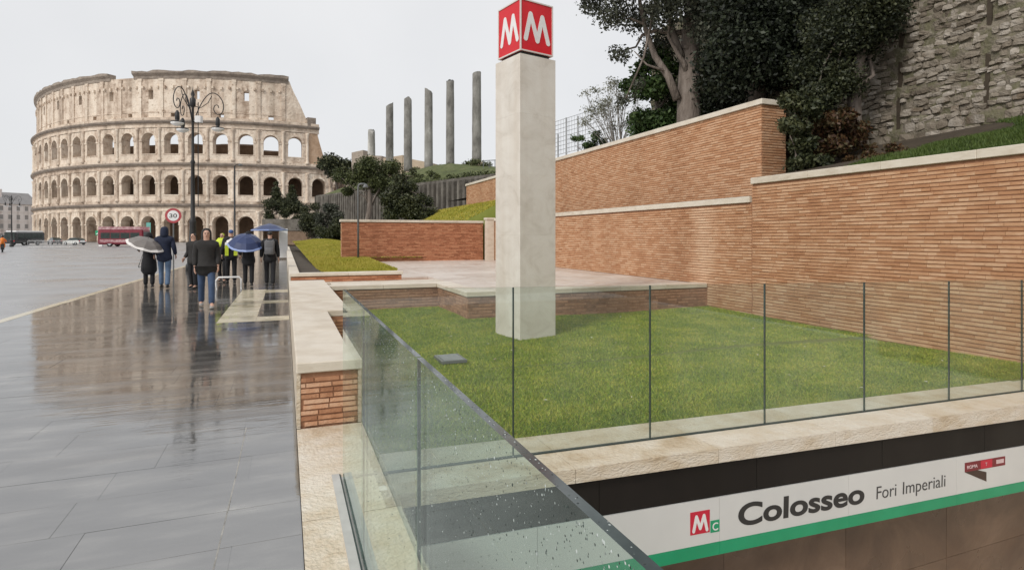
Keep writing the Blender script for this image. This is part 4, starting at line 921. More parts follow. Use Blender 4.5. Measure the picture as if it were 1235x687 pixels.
# ================================================================ TEMPLE COLUMNS AND HILL BEYOND
cols = [(13.56, 99.9, 15.0, 19.4, 'short broken grey granite column at the left end of the row', .64), (16.26, 97.8, 11.8, 23.6, 'dark banded grey granite column next to the short broken one', .66),
        (18.31, 92.7, 11.8, 23.4, 'leaning grey granite column with slanted top, third of the row', .68), (20.49, 87.6, 11.8, 24.0, 'grey granite column in the middle of the tall ones', .66),
        (22.51, 82.5, 11.8, 24.3, 'grey granite column second from the pylon', .63), (24.59, 76.3, 11.8, 24.1, 'tallest grey granite column of the row, nearest the pylon', .66)]
for i, (x, y, z0, z1, lb, r) in enumerate(cols):
    o = empty('temple_column', (x, y, z0), 0, lb, 'column', 'granite temple columns on the hill'); h = z1-z0; mb = MB(); n = 18; prof = []
    ks = 14
    for k in range(ks+1):
        f = k/ks; prof.append((r*(1.0-.10*f)*random.uniform(.975, 1.02), h*f))
    mb.lathe(prof, n)
    for j in range(n): v = mb.v[ks*n+j]; mb.v[ks*n+j] = (v[0], v[1], v[2]+(.45*math.sin(j/n*2*PI+i*1.7)+random.uniform(-.1, .1))*(.9 if i != 5 else .3))
    mb.build('shaft', M['granite'], o, True)
    mb = MB(); mb.lathe([(r*1.45, -.9), (r*1.45, -.2), (r*1.2, -.15), (r*1.25, .0), (r*1.02, .1)], 16); mb.build('base', M['tuff'], o)
# cream ruin behind the columns
ru = empty('ruined_hall', (20, 112, 8), 0, 'low cream ruined masonry hall behind the granite columns', 'building'); q = Vector(ru.location)
def facing(px0, px1, top0, top1, Z0, Z1, zb, th):
    a, b = Pt(px0, top0, Z0), Pt(px1, top1, Z1); d = (b-a); d.z = 0; n = Vector((-d.y, d.x, 0)).normalized()*th; A, B = a.copy(), b.copy(); A.z = zb; B.z = zb
    return [A-q, B-q, B+n-q, A+n-q, a-q, b-q, b+n-q, a+n-q]
mb = MB(); mb.hexa(facing(486, 518, 190, 196, 108, 106, 8, 3)); mb.hexa(facing(462, 485.5, 191, 187, 109, 108, 8, 3)); mb.build('wall', M['tuff'], ru)
mb = MB(); mb.hexa(facing(424, 438, 184, 181, 112, 111, 8, 3)); mb.hexa(facing(438.5, 460, 187, 188, 111, 110, 8, 3)); mb.build('broken_wall', M['colodark'], ru)
# retaining wall with ribs
rt = empty('retaining_wall', (0, 0, 0), 0, 'long stained grey ribbed retaining wall below the temple columns', 'retaining wall')
A, B = Vector((16.2, 38.5, 0)), Vector((5.0, 106, 0)); d = (B-A); Lr = d.length; d.normalize(); nr = Vector((-d.y, d.x, 0))*1   # nr points towards -X side
top = lambda s: 6.4+2.3*s/Lr
mb = MB()
k = 24
for i in range(k):
    s0, s1 = Lr*i/k, Lr*(i+1)/k; p0, p1 = A+d*s0, A+d*s1
    mb.hexa([p0+Vector((0,0,-.1)), p1+Vector((0,0,-.1)), p1-nr*.8+Vector((0,0,-.1)), p0-nr*.8+Vector((0,0,-.1)), p0+Vector((0,0,top(s0))), p1+Vector((0,0,top(s1))), p1-nr*.8+Vector((0,0,top(s1))), p0-nr*.8+Vector((0,0,top(s0)))])
mb.build('wall_core', M['retain'], rt)
for i in range(60):
    s = Lr*(i+.5)/60; p = A+d*s; a_ = math.atan2(d.y, d.x)
    mb = MB(); Mx = Matrix.Translation(p+nr*.16+Vector((0, 0, 3.4+(top(s)-3.6)/2))) @ Matrix.Rotation(a_, 4, 'Z'); mb.cbox(Mx, .42, .4, top(s)-3.6, .06); mb.build('rib', M['retain'], rt)
mb = MB()
for i in range(12):
    s0, s1 = Lr*i/12, Lr*(i+1)/12-.01; p0, p1 = A+d*s0, A+d*s1; h = 3.1
    mb.hexa([p0+nr*.6, p1+nr*.6, p1+nr*.01, p0+nr*.01, p0+nr*.5+Vector((0,0,h)), p1+nr*.5+Vector((0,0,h)), p1+nr*.01+Vector((0,0,h)), p0+nr*.01+Vector((0,0,h))])
mb.build('plinth', M['granite'], rt)
# platform ground above it
rows = []
for i in range(13):
    s = Lr*i/12; p = A+d*s-nr*.7; t = top(s)
    g_ = min(1, max(0, (p.y-56)/18)); hh_ = t+.1+(11.4-t)*g_
    rows.append([(p.x, p.y, t-.05), ((p-nr*4).x, (p-nr*4).y, t+.1+1.5*g_), ((p-nr*9).x, (p-nr*9).y, hh_), ((p-nr*60).x, (p-nr*60).y, hh_)])
M['turf'] = mat('hill_turf', [(.05,.06,.02), (.09,.11,.03), (.14,.14,.06)], .8, 7, .9, bump=.8, bscale=4, bdist=.2)
strip_mesh('temple_terrace', 'raised terrace ground carrying the granite columns', rows, 'turf')
hb = []
for i in range(46):
    s = Lr*i/45*.8; p = A+d*s-nr*1.2; hb.append((Vector((p.x, p.y, top(s)+random.uniform(.0, .35))), random.uniform(.3, .6)))
for i in range(170):
    s = Lr*random.uniform(.40, .85); p = A+d*s-nr*random.uniform(3, 8); hb.append((Vector((p.x, p.y, top(s)+random.uniform(.5, 1.9))), random.uniform(.3, .55)))
for x, y, *_ in cols[1:]:
    for k in range(7): hb.append((Vector((x+random.uniform(-2.6, 2.0), y+random.uniform(-3.0, -1), 11.35+random.uniform(-.3, .35))), random.uniform(.35, .7)))
o = empty('hedge', (14, 45, 6.5), 0, 'ragged green growth along the top of the stained retaining wall', 'hedge'); ob = Vector(o.location)
leaves('foliage', [(a-ob, r) for a, r in hb], 26000, .12, 'leafmid', o)
hr = empty('handrail', tuple(Pt(590, 202, 45)), 0, 'thin metal handrail on top of the retaining wall left of the pylon', 'railing'); hb_ = Vector(hr.location)
mb = MB()
for px in (583, 590, 597): mb.tube([Pt(px, 203, 45)-hb_, Pt(px, 193, 45)-hb_], .03, 5)
mb.tube([Pt(581, 194, 45)-hb_, Pt(600, 193, 45)-hb_], .03, 5); mb.build('rail', M['greypost'], hr)
# trees near the retaining wall
def treepx(label, lst, Z, bpx, bpy, n, size, m, tr, zb, cat='tree', name='leafy_tree', dz=1.2, seed=0):
    c = pc(lst, Z, dz, 3, 1 if name == 'cypress' else 6); b = Pt(bpx, bpy, Z); b.z = zb; topp = Pt(lst[0][0], lst[0][1], Z)
    return tree(name, label, tuple(b), [b, b.lerp(topp, .45)+Vector((.2, 0, 0)), b.lerp(topp, .7), topp], tr, c, n, size, m, nlimb=10, seed=seed)
treepx('spreading olive-green tree with dark leaning trunk before the retaining wall', [(448,204,1.1),(433,211,1.0),(466,206,.9),(418,219,.75),(452,221,1.0),(475,201,.6),(438,196,.6),(425,231,.6),(460,229,.7),(410,212,.5)], 55, 440, 264, 17000, .10, 'leafmid', .32, 1.4, seed=1)
treepx('dark green round bush-like tree behind the back wall', [(487,227,.65),(477,239,.75),(498,240,.75),(485,251,.9),(503,256,.75),(470,256,.65),(515,258,.6),(480,214,.4),(500,226,.35),(462,240,.4),(512,243,.4),(492,212,.3)], 42, 488, 268, 17000, .085, 'leafolive', .2, 1.2, name='round_tree', seed=2)
treepx('far green treetop beside the right end of the amphitheatre', [(405,200,2.2),(415,204,2.0),(396,202,1.4),(425,206,2.0)], 118, 410, 262, 7000, .30, 'leafolive', .4, .1, name='far_tree', dz=2.5, seed=3)
treepx('slim dark cypress before the amphitheatre, left of its twin', [(333,229,.75),(333,235,1.0),(333,221,.4),(333,242,1.2)], 122, 333, 250, 9000, .15, 'leafolive', .2, 6.2, name='cypress', dz=.5, seed=4)
treepx('slim dark cypress before the amphitheatre, right of its twin', [(352,231,.7),(352,237,.95),(352,225,.4),(352,242,1.1)], 122, 352, 250, 9000, .15, 'leafolive', .2, 6.2, name='cypress', dz=.5, seed=5)
def shrubpx(name, label, lst, Z, n, size, m, zb, cat='bush', dz=.8):
    b = Pt(lst[0][0], lst[0][1], Z); b.z = zb; return shrub(name, label, lst, Z, n, size, m, b, dz, cat=cat)
shrubpx('clipped_hedge', 'dark clipped hedge on a grey terrace below the cypresses', [(330,248,1.3),(340,247,1.3),(350,248,1.3),(360,249,1.3),(366,253,1.1),(327,255,1.2),(340,256,1.2),(352,257,1.2)], 118, 12000, .16, 'leafolive', 4.3, 'hedge')
shrubpx('dark_bush', 'dark bush left of the grass bank beside the retaining wall', [(377,262,1.0),(372,270,1.0),(380,276,.9),(374,255,.8)], 80, 8000, .12, 'leafolive', .4)
shrubpx('low_dark_bush', 'low dark bush on the edge of the grass bank', [(390,284,.6),(397,280,.6),(403,288,.45),(410,276,.7)], 52, 6000, .10, 'leafolive', .8)
shrubpx('grey_bush', 'greyish bush below the ribbed wall behind the back wall', [(395,270,.8),(404,266,.8),(400,258,.7)], 66, 4000, .13, 'leafgrey', .8)
tw = empty('terrace_wall', (0, 0, 0), 0, 'plain grey terrace wall below the clipped hedge', 'wall'); a, b = Pt(316, 263, 114), Pt(372, 263, 114)
mb = MB(); mb.hexa([(a.x,a.y,2.7),(b.x,b.y,2.7),(b.x,b.y+1,2.7),(a.x,a.y+1,2.7),(a.x,a.y,5.0),(b.x,b.y,5.0),(b.x,b.y+1,5.0),(a.x,a.y+1,5.0)]); mb.build('upper_face', M['retain'], tw)
mb = MB(); mb.hexa([(a.x+3,a.y-1,-.1),(b.x+3,b.y-1,-.1),(b.x+3,b.y,-.1),(a.x+3,a.y,-.1),(a.x+3,a.y-1,2.69),(b.x+3,b.y-1,2.69),(b.x+3,b.y,2.69),(a.x+3,a.y,2.69)]); mb.build('lower_face', M['coloin'], tw)

# ================================================================ LAMP POSTS AND SIGNS
def scroll_lamp(loc, label, rz=0, z=8.1):
    o = empty('street_lamp', loc, rz, label, 'street lamp', 'ornate cast iron street lamps'); mb = MB()
    mb.lathe([(.30, 0), (.30, .25), (.24, .35), (.22, .9), (.26, 1.0), (.17, 1.15), (.13, 2.2), (.16, 2.28), (.10, 2.4), (.075, 5.0), (.11, 5.08), (.062, 5.2), (.05, z-.5), (.12, z-.4), (.13, z-.1), (.05, z), (.09, z+.12), (.02, z+.35), (.004, z+.5)], 12)
    mb.build('pole', M['iron'], o, True)
    for k in range(3):
        a = PI*2*k/3+.38; ca, sa = math.cos(a), math.sin(a); P = lambda r, h: (r*.84*ca, r*.84*sa, h+.12); mb = MB()
        pts = [(.05, z-1.3), (.25, z-.75), (.55, z-.2), (.85, z+.1), (1.15, z+.12), (1.42, z-.1), (1.55, z-.45), (1.45, z-.78), (1.2, z-.85), (1.05, z-.65), (1.1, z-.45), (1.25, z-.42), (1.3, z-.55)]
        sm = []
        for i in range(len(pts)-1):
            p0, p1, p2, p3 = pts[max(i-1, 0)], pts[i], pts[i+1], pts[min(i+2, len(pts)-1)]
            for j in range(4):
                t = j/4; sm.append(tuple(.5*((2*p1[q])+(p2[q]-p0[q])*t+(2*p0[q]-5*p1[q]+4*p2[q]-p3[q])*t*t+(3*p1[q]-p0[q]-3*p2[q]+p3[q])*t**3) for q in (0, 1)))
        sm.append(pts[-1]); mb.tube([P(r, h) for r, h in sm], .022, 6)
        mb.tube([P(.1, z-.55), P(.4, z-.6), P(.75, z-.35), P(.95, z-.0)], .018, 5); mb.build('arm', M['iron'], o, True)
        lm = MB(); c = P(1.25, 0); lm.lathe([(.03, z-.85), (.09, z-.95), (.10, z-1.25), (.06, z-1.32), (.26, z-1.36), (.29, z-1.40)], 12, (c[0], c[1], 0)); h = lm.build('lamp_head', M['iron'], o, True)
        lm = MB(); lm.lathe([(.28, z-1.402), (.25, z-1.48), (.13, z-1.54), (.02, z-1.56)], 12, (c[0], c[1], 0)); lm.build('lamp_shade', M['lampglass'], h, True)
    return o
l1 = scroll_lamp((-4.05, 30.9, 0), 'tall ornate cast iron three-armed lamp post behind the walkers', -YAW+.02, 8.15)
mb = MB(); mb.box(.15, .42, -.12, .1, 6.95, 7.25); mb.tube([(.05, 0, 7.05), (.2, 0, 7.05)], .02, 5); mb.build('camera_box', M['whitepaint'], l1)
mb = MB(); mb.tube([(.26, -.02, 3.0), (.26, -.02, 7.9)], .02, 6); mb.build('side_conduit', M['iron'], l1)
def copy_tree(o):
    c = o.copy(); C.objects.link(c)
    for ch in o.children:
        if ch.name.startswith(('camera_box', 'side_conduit')): continue
        d_ = ch.copy(); C.objects.link(d_); d_.parent = c
        for g in ch.children: e_ = g.copy(); C.objects.link(e_); e_.parent = d_
    return c
def bare_post(px, top_, Z, label):
    b = Pt(px, 285, Z); o = empty('lamp_mast', (b.x, b.y, 0), 0, label, 'lamp post'); zt_ = Pt(px, top_, Z).z; mb = MB()
    mb.lathe([(.2, 0), (.2, .8), (.1, .9), (.075, zt_)], 10); mb.build('mast', M['iron'], o, True)
    mb = MB(); mb.tube([(0, 0, zt_-.1), (.1, 0, zt_+.12), (.55, 0, zt_+.22)], .04, 6); mb.build('arm', M['iron'], o, True)
    mb = MB(); mb.lathe([(.02, .1), (.22, .0), (.24, -.08), (.1, -.14)], 10, (.55, 0, zt_+.15)); mb.build('lamp_head', M['greypost'], o, True)
bare_post(283, 200, 62, 'plain dark mast lamp between the umbrella walkers and the amphitheatre')
l2 = copy_tree(l1); p_ = Pt(14, 285, 96); l2.location = (p_.x, p_.y, -.1); l2['label'] = 'distant ornate lamp post at the far left before the pale building'
tp = Pt(432, 315, 25.6); th = empty('garden_lamp', (tp.x, tp.y, .455), -YAW, 'thin grey garden lamp post with bent head in front of the red back wall', 'lamp post'); mb = MB()
mb.tube([(0, 0, 0), (0, 0, 3.30), (.03, 0, 3.42), (.1, 0, 3.45), (.3, 0, 3.45)], .045, 8); mb.build('post', M['greypost'], th, True)
mb = MB(); mb.lathe([(.03, .06), (.06, .05), (.13, -.08), (.12, -.12)], 10, (.32, 0, 3.40)); mb.build('lamp_head', M['greypost'], th, True)
# prohibition sign
sp = Pt(209, 260, 24.5); ts = empty('traffic_sign', (sp.x, sp.y, 0), -YAW+.25, 'round red-rimmed white traffic sign on a grey post above the hooded walker', 'traffic sign')
mb = MB(); mb.tube([(0, .03, 0), (0, .03, sp.z+.3)], .03, 8); mb.build('post', M['greypost'], ts)
def disc(r, y0, y1, k_=.9): mb = MB(); mb.prism([(k_*r*math.cos(2*PI*k/28), sp.z+k_*r*math.sin(2*PI*k/28)) for k in range(28)], lambda u, v, d_: (u, d_, v), y0, y1); return mb
M['signred'] = mat('faded_sign_red', [(.36,.045,.055), (.44,.07,.08)], 6, 3, .5)
rim = disc(.35, -.012, .0).build('sign_disc', M['signred'], ts); disc(.245, -.016, -.0125).build('sign_face', M['whitepaint'], rim)
text(rim, '30', .24, (-.145, -.018, sp.z-.085), 'inkgrey', 'sign_figures', (PI/2, 0, 0), .003, width=.29)
# low white barrier
wb = empty('low_barrier', (-1.6, 19.6, 0), .06, 'low white tubular hoop standing on the wet pavement behind the man in the dark coat', 'barrier'); mb = MB()
mb.tube([(-.33, 0, 0), (-.36, 0, .25), (-.28, 0, .36), (.28, 0, .36), (.34, 0, .3), (.34, 0, 0)], .028, 7); mb.build('hoop', M['whitepaint'], wb, True)
mb = MB(); mb.tube([(-.33, -.2, .012), (-.33, .2, .012)], .02, 6); mb.tube([(.34, -.2, .012), (.34, .2, .012)], .02, 6); mb.tube([(-.36, 0, .16), (-.5, 0, .12)], .02, 6); mb.build('foot', M['whitepaint'], wb)
# white notice board and far parasol
nb = empty('notice_board', tuple(Vector((-.12, 44, 0))), 0, 'upright white notice board at the right edge of the pavement', 'sign board'); mb = MB(); mb.box(-.28, .28, 0, .06, .1, 2.15); mb.build('board', M['whitepaint'], nb)
mb = MB(); mb.box(-.26, -.2, .01, .05, 0, .1); mb.box(.2, .26, .01, .05, 0, .1); mb.build('foot', M['greypost'], nb)
pa = empty('blue_parasol', (-1.0, 43, 0), 0, 'wide flat blue parasol open beside the white notice board', 'parasol'); mb = MB(); mb.tube([(0, 0, 0), (0, 0, 2.5)], .03, 6); mb.build('pole', M['greypost'], pa)
mb = MB(); mb.lathe([(1.15, 2.05), (1.1, 2.08), (.6, 2.32), (.05, 2.48)], 8); mb.build('canopy', M['umbblue'], pa)
mb = MB(); mb.lathe([(1.17, 1.98), (1.18, 2.06), (1.12, 2.07), (1.12, 1.98)], 8); mb.build('canopy_rim', M['umbrim'], pa)

# ================================================================ PEOPLE
def skin(name, nodes, edges, m, parent=None, sub=1, root=0):
    """nodes: list of (x,y,z,r[,ry]); one continuous surface grown along the edges"""
    me = bpy.data.meshes.new(name); me.from_pydata([n[:3] for n in nodes], edges, []); o = link(name, me, parent)
    md = o.modifiers.new('skin', 'SKIN'); md.use_smooth_shade = True
    sv = me.skin_vertices[0].data
    for i, n in enumerate(nodes): sv[i].radius = (n[3], n[4] if len(n) > 4 else n[3]); sv[i].use_root = (i == root)
    if sub: o.modifiers.new('sub', 'SUBSURF').levels = sub; o.modifiers['sub'].render_levels = sub
    me.materials.append(m); return o
def person(loc, rz, h, label, top='navy', bottom='jeans', stride=.22, arms=((.30, .02, .86), (.30, .02, .86)), hood=True, coat=0, face=False, shoe='shoe', lean=.0, hairm='hair', bulk=1.0):
    s = h/1.75; arms = [tuple(a) for a in arms]
    def sc(n): return (n[0]*s, n[1]*s, n[2]*s)+tuple(x*s for x in n[3:])
    L = lambda z: lean*(z-.9)
    hip = .095; st = stride
    legs = {}
    for sd, ph in ((-1, st), (1, -st)):
        kneey = ph*.55+.05; liftz = .02 if ph > 0 else .05
        legs[sd] = [(sd*hip, 0, .90), (sd*.10, kneey, .49), (sd*.10, ph-.02, .09+liftz*.5), (sd*.115, ph+.12, .045)]
    N = [(0, 0, .95, .135, .105), (0, L(1.15), 1.13, .125, .095), (0, L(1.33), 1.33, .14, .095), (0, L(1.45)+.0, 1.43, .085, .07), (0, L(1.5)+.01, 1.51, .055), (0, L(1.6)+.03, 1.60, .072, .085), (0, L(1.68)+.025, 1.675, .076, .092), (0, L(1.73)+.015, 1.735, .045, .055)]
    Ed = [(0,1),(1,2),(2,3),(3,4),(4,5),(5,6),(6,7)]
    for sd in (-1, 1):
        k = len(N); lg = legs[sd]
        N += [(*lg[0], .095), (*lg[1], .058), (*lg[2], .04), (*lg[3], .036)]; Ed += [(0, k), (k, k+1), (k+1, k+2), (k+2, k+3)]
    arm = {}
    for sd, (ax, ay, az) in ((-1, arms[0]), (1, arms[1])):
        sh = Vector((sd*.185, L(1.41), 1.41)); wr = Vector((sd*ax, ay+L(az), az)); d = wr-sh; l = min(d.length, .53)
        wr = sh+d.normalized()*l; mid = (sh+wr)/2; bend = math.sqrt(max(0, .27**2-(l/2)**2)); e = mid+Vector((sd*.18, -1, -.2)).normalized()*bend
        arm[sd] = (sh, e, wr); k = len(N)
        N += [(*(sh-Vector((sd*.012, 0, .015))), .050), (*e, .042), (*wr, .030)]; Ed += [(3, k), (k, k+1), (k+1, k+2)]
    body = skin('person', [sc(n) for n in N], Ed, M['skin']); body.location = loc; body.rotation_euler = (0, 0, rz); tag(body, label, 'person', 'people walking on the wet pavement')
    # hands with five fingers each
    for sd in (-1, 1):
        sh, e, wr = arm[sd]; d = (wr-e).normalized(); side = Vector((0, 1, 0)); side = (side-d*side.dot(d)).normalized(); up_ = d.cross(side); mb = MB()
        Mx = Matrix((side, up_, d)).transposed().to_4x4(); Mx.translation = (wr+d*.05)*s
        mb.cbox(Mx, .078*s, .032*s, .095*s, .012*s)
        for f in range(4):
            b = wr+d*.09+side*(-.03+.02*f); Lf = (.06, .075, .07, .055)[f]; cu_ = up_*(.02*-sd)
            mb.tube([b*s, (b+d*Lf*.5+cu_*.4)*s, (b+d*Lf*.85+cu_*1.5)*s], [.0095*s, .0085*s, .0065*s], 6)
        b = wr+d*.035+side*.036; mb.tube([b*s, (b+side*.028+d*.03)*s, (b+side*.03+d*.065)*s], [.012*s, .010*s, .007*s], 6)
        mb.build('hand', M['skin'], body, True)
    # trousers
    b_ = bulk; TN = [(0, 0, .97, .125*b_, .10*b_)]; TE = []
    for sd in (-1, 1):
        k = len(TN); lg = legs[sd]; TN += [(lg[0][0], lg[0][1], .86, .092), (*[(a+c)/2 for a, c in zip(lg[0], lg[1])], .092), (*lg[1], .074), (lg[2][0], lg[2][1], lg[2][2]-.035, .07)]; TE += [(0, k), (k, k+1), (k+1, k+2), (k+2, k+3)]
    skin('trousers', [sc(n) for n in TN], TE, M[bottom], body)
    for sd in (-1, 1):
        lg = legs[sd]; mb = MB(); a, c = Vector(lg[2]), Vector(lg[3]); z = a.z-.09
        prof = [(-.075, .034, .075), (-.02, .042, .085), (.06, .044, .065), (.14, .046, .05), (.19, .036, .035)]
        pts = []
        for yy, w, hh in prof: pts.append([((a.x-w)*s, (a.y+yy)*s, z*s), ((a.x+w)*s, (a.y+yy)*s, z*s), ((a.x+w*.8)*s, (a.y+yy)*s, (z+hh)*s), ((a.x-w*.8)*s, (a.y+yy)*s, (z+hh)*s)])
        k = len(mb.v); mb.v += [p for r in pts for p in r]
        for i in range(len(pts)-1):
            for j in range(4): mb.f.append((k+i*4+j, k+i*4+(j+1) % 4, k+i*4+4+(j+1) % 4, k+i*4+4+j)); mb.m.append(0)
        mb.f += [(k, k+1, k+2, k+3), tuple(k+len(pts)*4-4+j for j in range(4))]; mb.m += [0, 0]; mb.build('shoe', M[shoe], body, True)
    # jacket, with a longer skirt for coats
    lo = .72-coat
    JN = [(0, L(1.1), 1.10, .185*b_, .145*b_), (0, L(.95), .93, .222*b_, .175*b_), (0, L(lo), lo, (.235+coat*.1)*b_, (.19+coat*.1)*b_), (0, L(1.3), 1.30, .20*b_, .15*b_), (0, L(1.43), 1.43, .16, .125), (0, L(1.5)+.008, 1.545, .088, .088)]; JE = [(0,1),(1,2),(0,3),(3,4),(4,5)]
    for sd in (-1, 1):
        sh, e, wr = arm[sd]; k = len(JN); JN += [(*(sh+Vector((0, 0, -.01))), .085*b_), (*e, .070*b_), (*(wr*.93+e*.07), .052)]; JE += [(4, k), (k, k+1), (k+1, k+2)]
    skin('jacket', [sc(n) for n in JN], JE, M[top], body)
    if hood:
        HN = [(0, L(1.5)-.02, 1.45, .13, .12), (0, L(1.55)-.02, 1.54, .115, .115), (0, L(1.62)-.008, 1.64, .12, .13), (0, L(1.7)-.0, 1.72, .108, .118), (0, L(1.75)-.01, 1.785, .06, .07)]
        if face: HN = [(x, y-.04, z, a, c*.86) for x, y, z, a, c in HN]
        skin('hood', [sc(n) for n in HN], [(0,1),(1,2),(2,3),(3,4)], M[top], body)
    else:
        HN = [(0, L(1.6)-.01, 1.60, .07, .075), (0, L(1.68)+.005, 1.68, .086, .097), (0, L(1.74), 1.745, .058, .066)]
        skin('hair', [sc(n) for n in HN], [(0,1),(1,2)], M[hairm], body)
    if face:
        y0 = L(1.63)+.105; mb = MB()
        mb.tube([(0, (y0)*s, 1.655*s), (0, (y0+.018)*s, 1.625*s), (0, (y0+.004)*s, 1.612*s)], [.009*s, .014*s, .011*s], 7); mb.build('nose', M['skin'], body, True)
        for sd in (-1, 1):
            mb = MB(); mb.lathe([(.002*s, -.009*s), (.011*s, -.004*s), (.011*s, .004*s), (.002*s, .009*s)], 8, (sd*.031*s, (y0-.004)*s, 1.657*s)); mb.build('eye', M['hair'], body, True)
            mb = MB(); mb.box(min(sd*.018, sd*.048)*s, max(sd*.018, sd*.048)*s, (y0-.006)*s, (y0+.002)*s, 1.674*s, 1.680*s); mb.build('eyebrow', M['hair'], body)
        mb = MB(); mb.box(-.019*s, .019*s, (y0-.012)*s, (y0-.004)*s, 1.583*s, 1.588*s); mb.build('mouth', M['dkred'], body)
    return body
def umbrella(loc, axis, r, label, cm, rm, depth=.30, handle=.85, group=None):
    o = empty('umbrella', loc, 0, label, 'umbrella', group); o.rotation_mode = 'QUATERNION'; o.rotation_quaternion = Vector(axis).to_track_quat('Z', 'Y')
    n = 8; mb = MB(); rings = [(0.0, depth), (.35, depth*.93), (.7, depth*.62), (.93, depth*.18), (1.0, 0)]
    # panels sag a little between ribs
    P = []
    for f, z in rings:
        for k in range(n*2):
            a = PI*k/n; q = r*f*(1 if k % 2 == 0 else .955); P.append((q*math.cos(a), q*math.sin(a), z-(0 if k % 2 == 0 else .015*f)))
    N2 = n*2
    mb.v = P
    for i in range(len(rings)-1):
        for k in range(N2): mb.f.append((i*N2+k, i*N2+(k+1) % N2, (i+1)*N2+(k+1) % N2, (i+1)*N2+k)); mb.m.append(0)
    c = mb.build('canopy', M[cm], o, False); c.modifiers.new('thick', 'SOLIDIFY').thickness = .006
    mb = MB(); k0 = len(P)-N2; ring = [Vector(p) for p in P[k0:]]
    inner = [Vector((p.x*.84, p.y*.84, p.z+depth*.27)) for p in ring]
    for k in range(N2):
        a, b, c_, d = ring[k], ring[(k+1) % N2], inner[(k+1) % N2], inner[k]; dz = Vector((0, 0, .012))
        e = lambda v: v*1.012+dz
        mb.add([e(a), e(b), e(c_), e(d)], [(0,1,2,3)])
    for k in range(N2):
        a, b, c_, d = ring[k], ring[(k+1) % N2], inner[(k+1) % N2], inner[k]; e = lambda v: v*.988-Vector((0, 0, .010))
        mb.add([e(a), e(b), e(c_), e(d)], [(0,1,2,3)])
    mb.build('canopy_trim', M[rm], o)
    mb = MB(); mb.tube([(0, 0, depth+.06), (0, 0, depth-handle)], .008, 6); mb.tube([(0, 0, depth-handle), (0, 0, depth-handle-.1), (.03, 0, depth-handle-.13), (.06, 0, depth-handle-.1)], .013, 6); mb.build('shaft', M['greypost'], o)
    for k in range(n):
        a = 2*PI*k/n; mb = MB(); mb.tube([(r*.02*math.cos(a), r*.02*math.sin(a), depth-.015), (r*.55*math.cos(a), r*.55*math.sin(a), depth*.75-.012), (r*.99*math.cos(a), r*.99*math.sin(a), -.005)], .004, 4); mb.build('rib', M['steel'], o)
    return o
F = 0.0  # facing away (+Y)
person((-3.50, 20.75, 0), .05, 1.88, 'person in hooded navy jacket and blue jeans walking away next to the grey umbrella', 'navy', 'jeanslight', .22, ((.27,.10,.95), (.27,.12,.95)))
person((-3.98, 21.1, 0), .1, 1.70, 'person in long black coat half hidden under the tilted grey umbrella', 'blackcloth', 'blackcloth', .10, ((.30,.25,1.2), (.27,.06,.88)), coat=.34)
umbrella((-3.98, 20.66, 1.33), (.30, -.25, .85), .55, 'grey umbrella with broad white rim tilted to the left', 'umbgrey', 'umbwhite', .22)
person((-1.66, 14.75, 0), PI+.12, 1.76, 'person in dark hooded coat and blue jeans walking towards the viewer', 'darkcoat', 'jeans', .30, ((.23,.14,.92), (.23,.06,.90)), face=True, coat=.05, shoe='paleshoe', bulk=1.08)
person((-2.62, 20.2, 0), 2.6, 1.70, 'bare-headed person in dark grey standing behind the dark coat near the lamp post', 'darkcoat', 'blackcloth', .05, ((.26,.1,.95), (.26,.1,.95)), hood=False, face=True)
person((-2.05, 22.6, 0), 2.9, 1.72, 'person in black with hi-vis yellow shoulders behind the walkers', 'blackcloth', 'blackcloth', .08, ((.26,.12,.95), (.26,.12,.95)), hood=False, face=True, hairm='hivis')
person((-1.72, 21.9, 0), .1, 1.84, 'person in dark jacket with pale blue hood between yellow jacket and blue umbrella', 'blackcloth', 'blackcloth', .10, ((.26,.1,.92), (.26,.1,.92)), hood=False, hairm='bluehood')
v0 = empty('reflective_vest', (-2.05, 22.6, 0), 2.9, 'hi-vis yellow shoulder vest on the person just right of the dark coat', 'vest'); mb = MB()
mb.lathe([(.225, 1.24), (.222, 1.34), (.20, 1.45), (.12, 1.55)], 14, (0, 0, 0), M=Matrix.Diagonal((1.06, .80, 1)).to_3x3()); mb.build('yoke', M['hivis'], v0, True)
vs = empty('reflective_vest', (-1.72, 21.9, 0), .1, 'white and yellow reflective shoulder vest on the person with the pale blue hood', 'vest'); mb = MB()
mb.lathe([(.215, 1.20), (.215, 1.34), (.20, 1.45), (.12, 1.54)], 14, (0, 0, 0), M=Matrix.Diagonal((1.05, .78, 1)).to_3x3()); mb.build('yoke', M['whitepaint'], vs, True)
mb = MB(); mb.box(-.19, -.08, -.18, -.16, .95, 1.30); mb.box(.08, .19, -.18, -.16, .95, 1.30); mb.build('strap', M['hivis'], vs)
person((-1.10, 20.45, 0), .0, 1.74, 'person in black walking away under the blue umbrella', 'blackcloth', 'blackcloth', .10, ((.25,.15,1.0), (.12,.24,1.25)), coat=.1)
umbrella((-1.17, 20.38, 1.34), (.03, -.42, .9), .55, 'dark blue umbrella with pale blue rim held up by the walker in black', 'umbblue', 'umbrim', .34)
person((-.46, 20.25, 0), -.02, 1.77, 'person in black walking away with grey backpack beside the wall', 'blackcloth', 'blackcloth', .24, ((.26,.10,.90), (.26,-.02,.88)), hood=False)
bp = empty('backpack', (-.46, 20.25, 0), -.02, 'grey backpack worn by the walker beside the pavement wall', 'backpack'); mb = MB()
mb.cbox(Matrix.Translation((0, -.215, 1.25)), .30, .17, .46, .05); mb.build('bag', M['greycloth'], bp, True); mb = MB(); mb.cbox(Matrix.Translation((0, -.32, 1.14)), .23, .06, .2, .02); mb.build('pocket', M['greycloth'], bp, True)
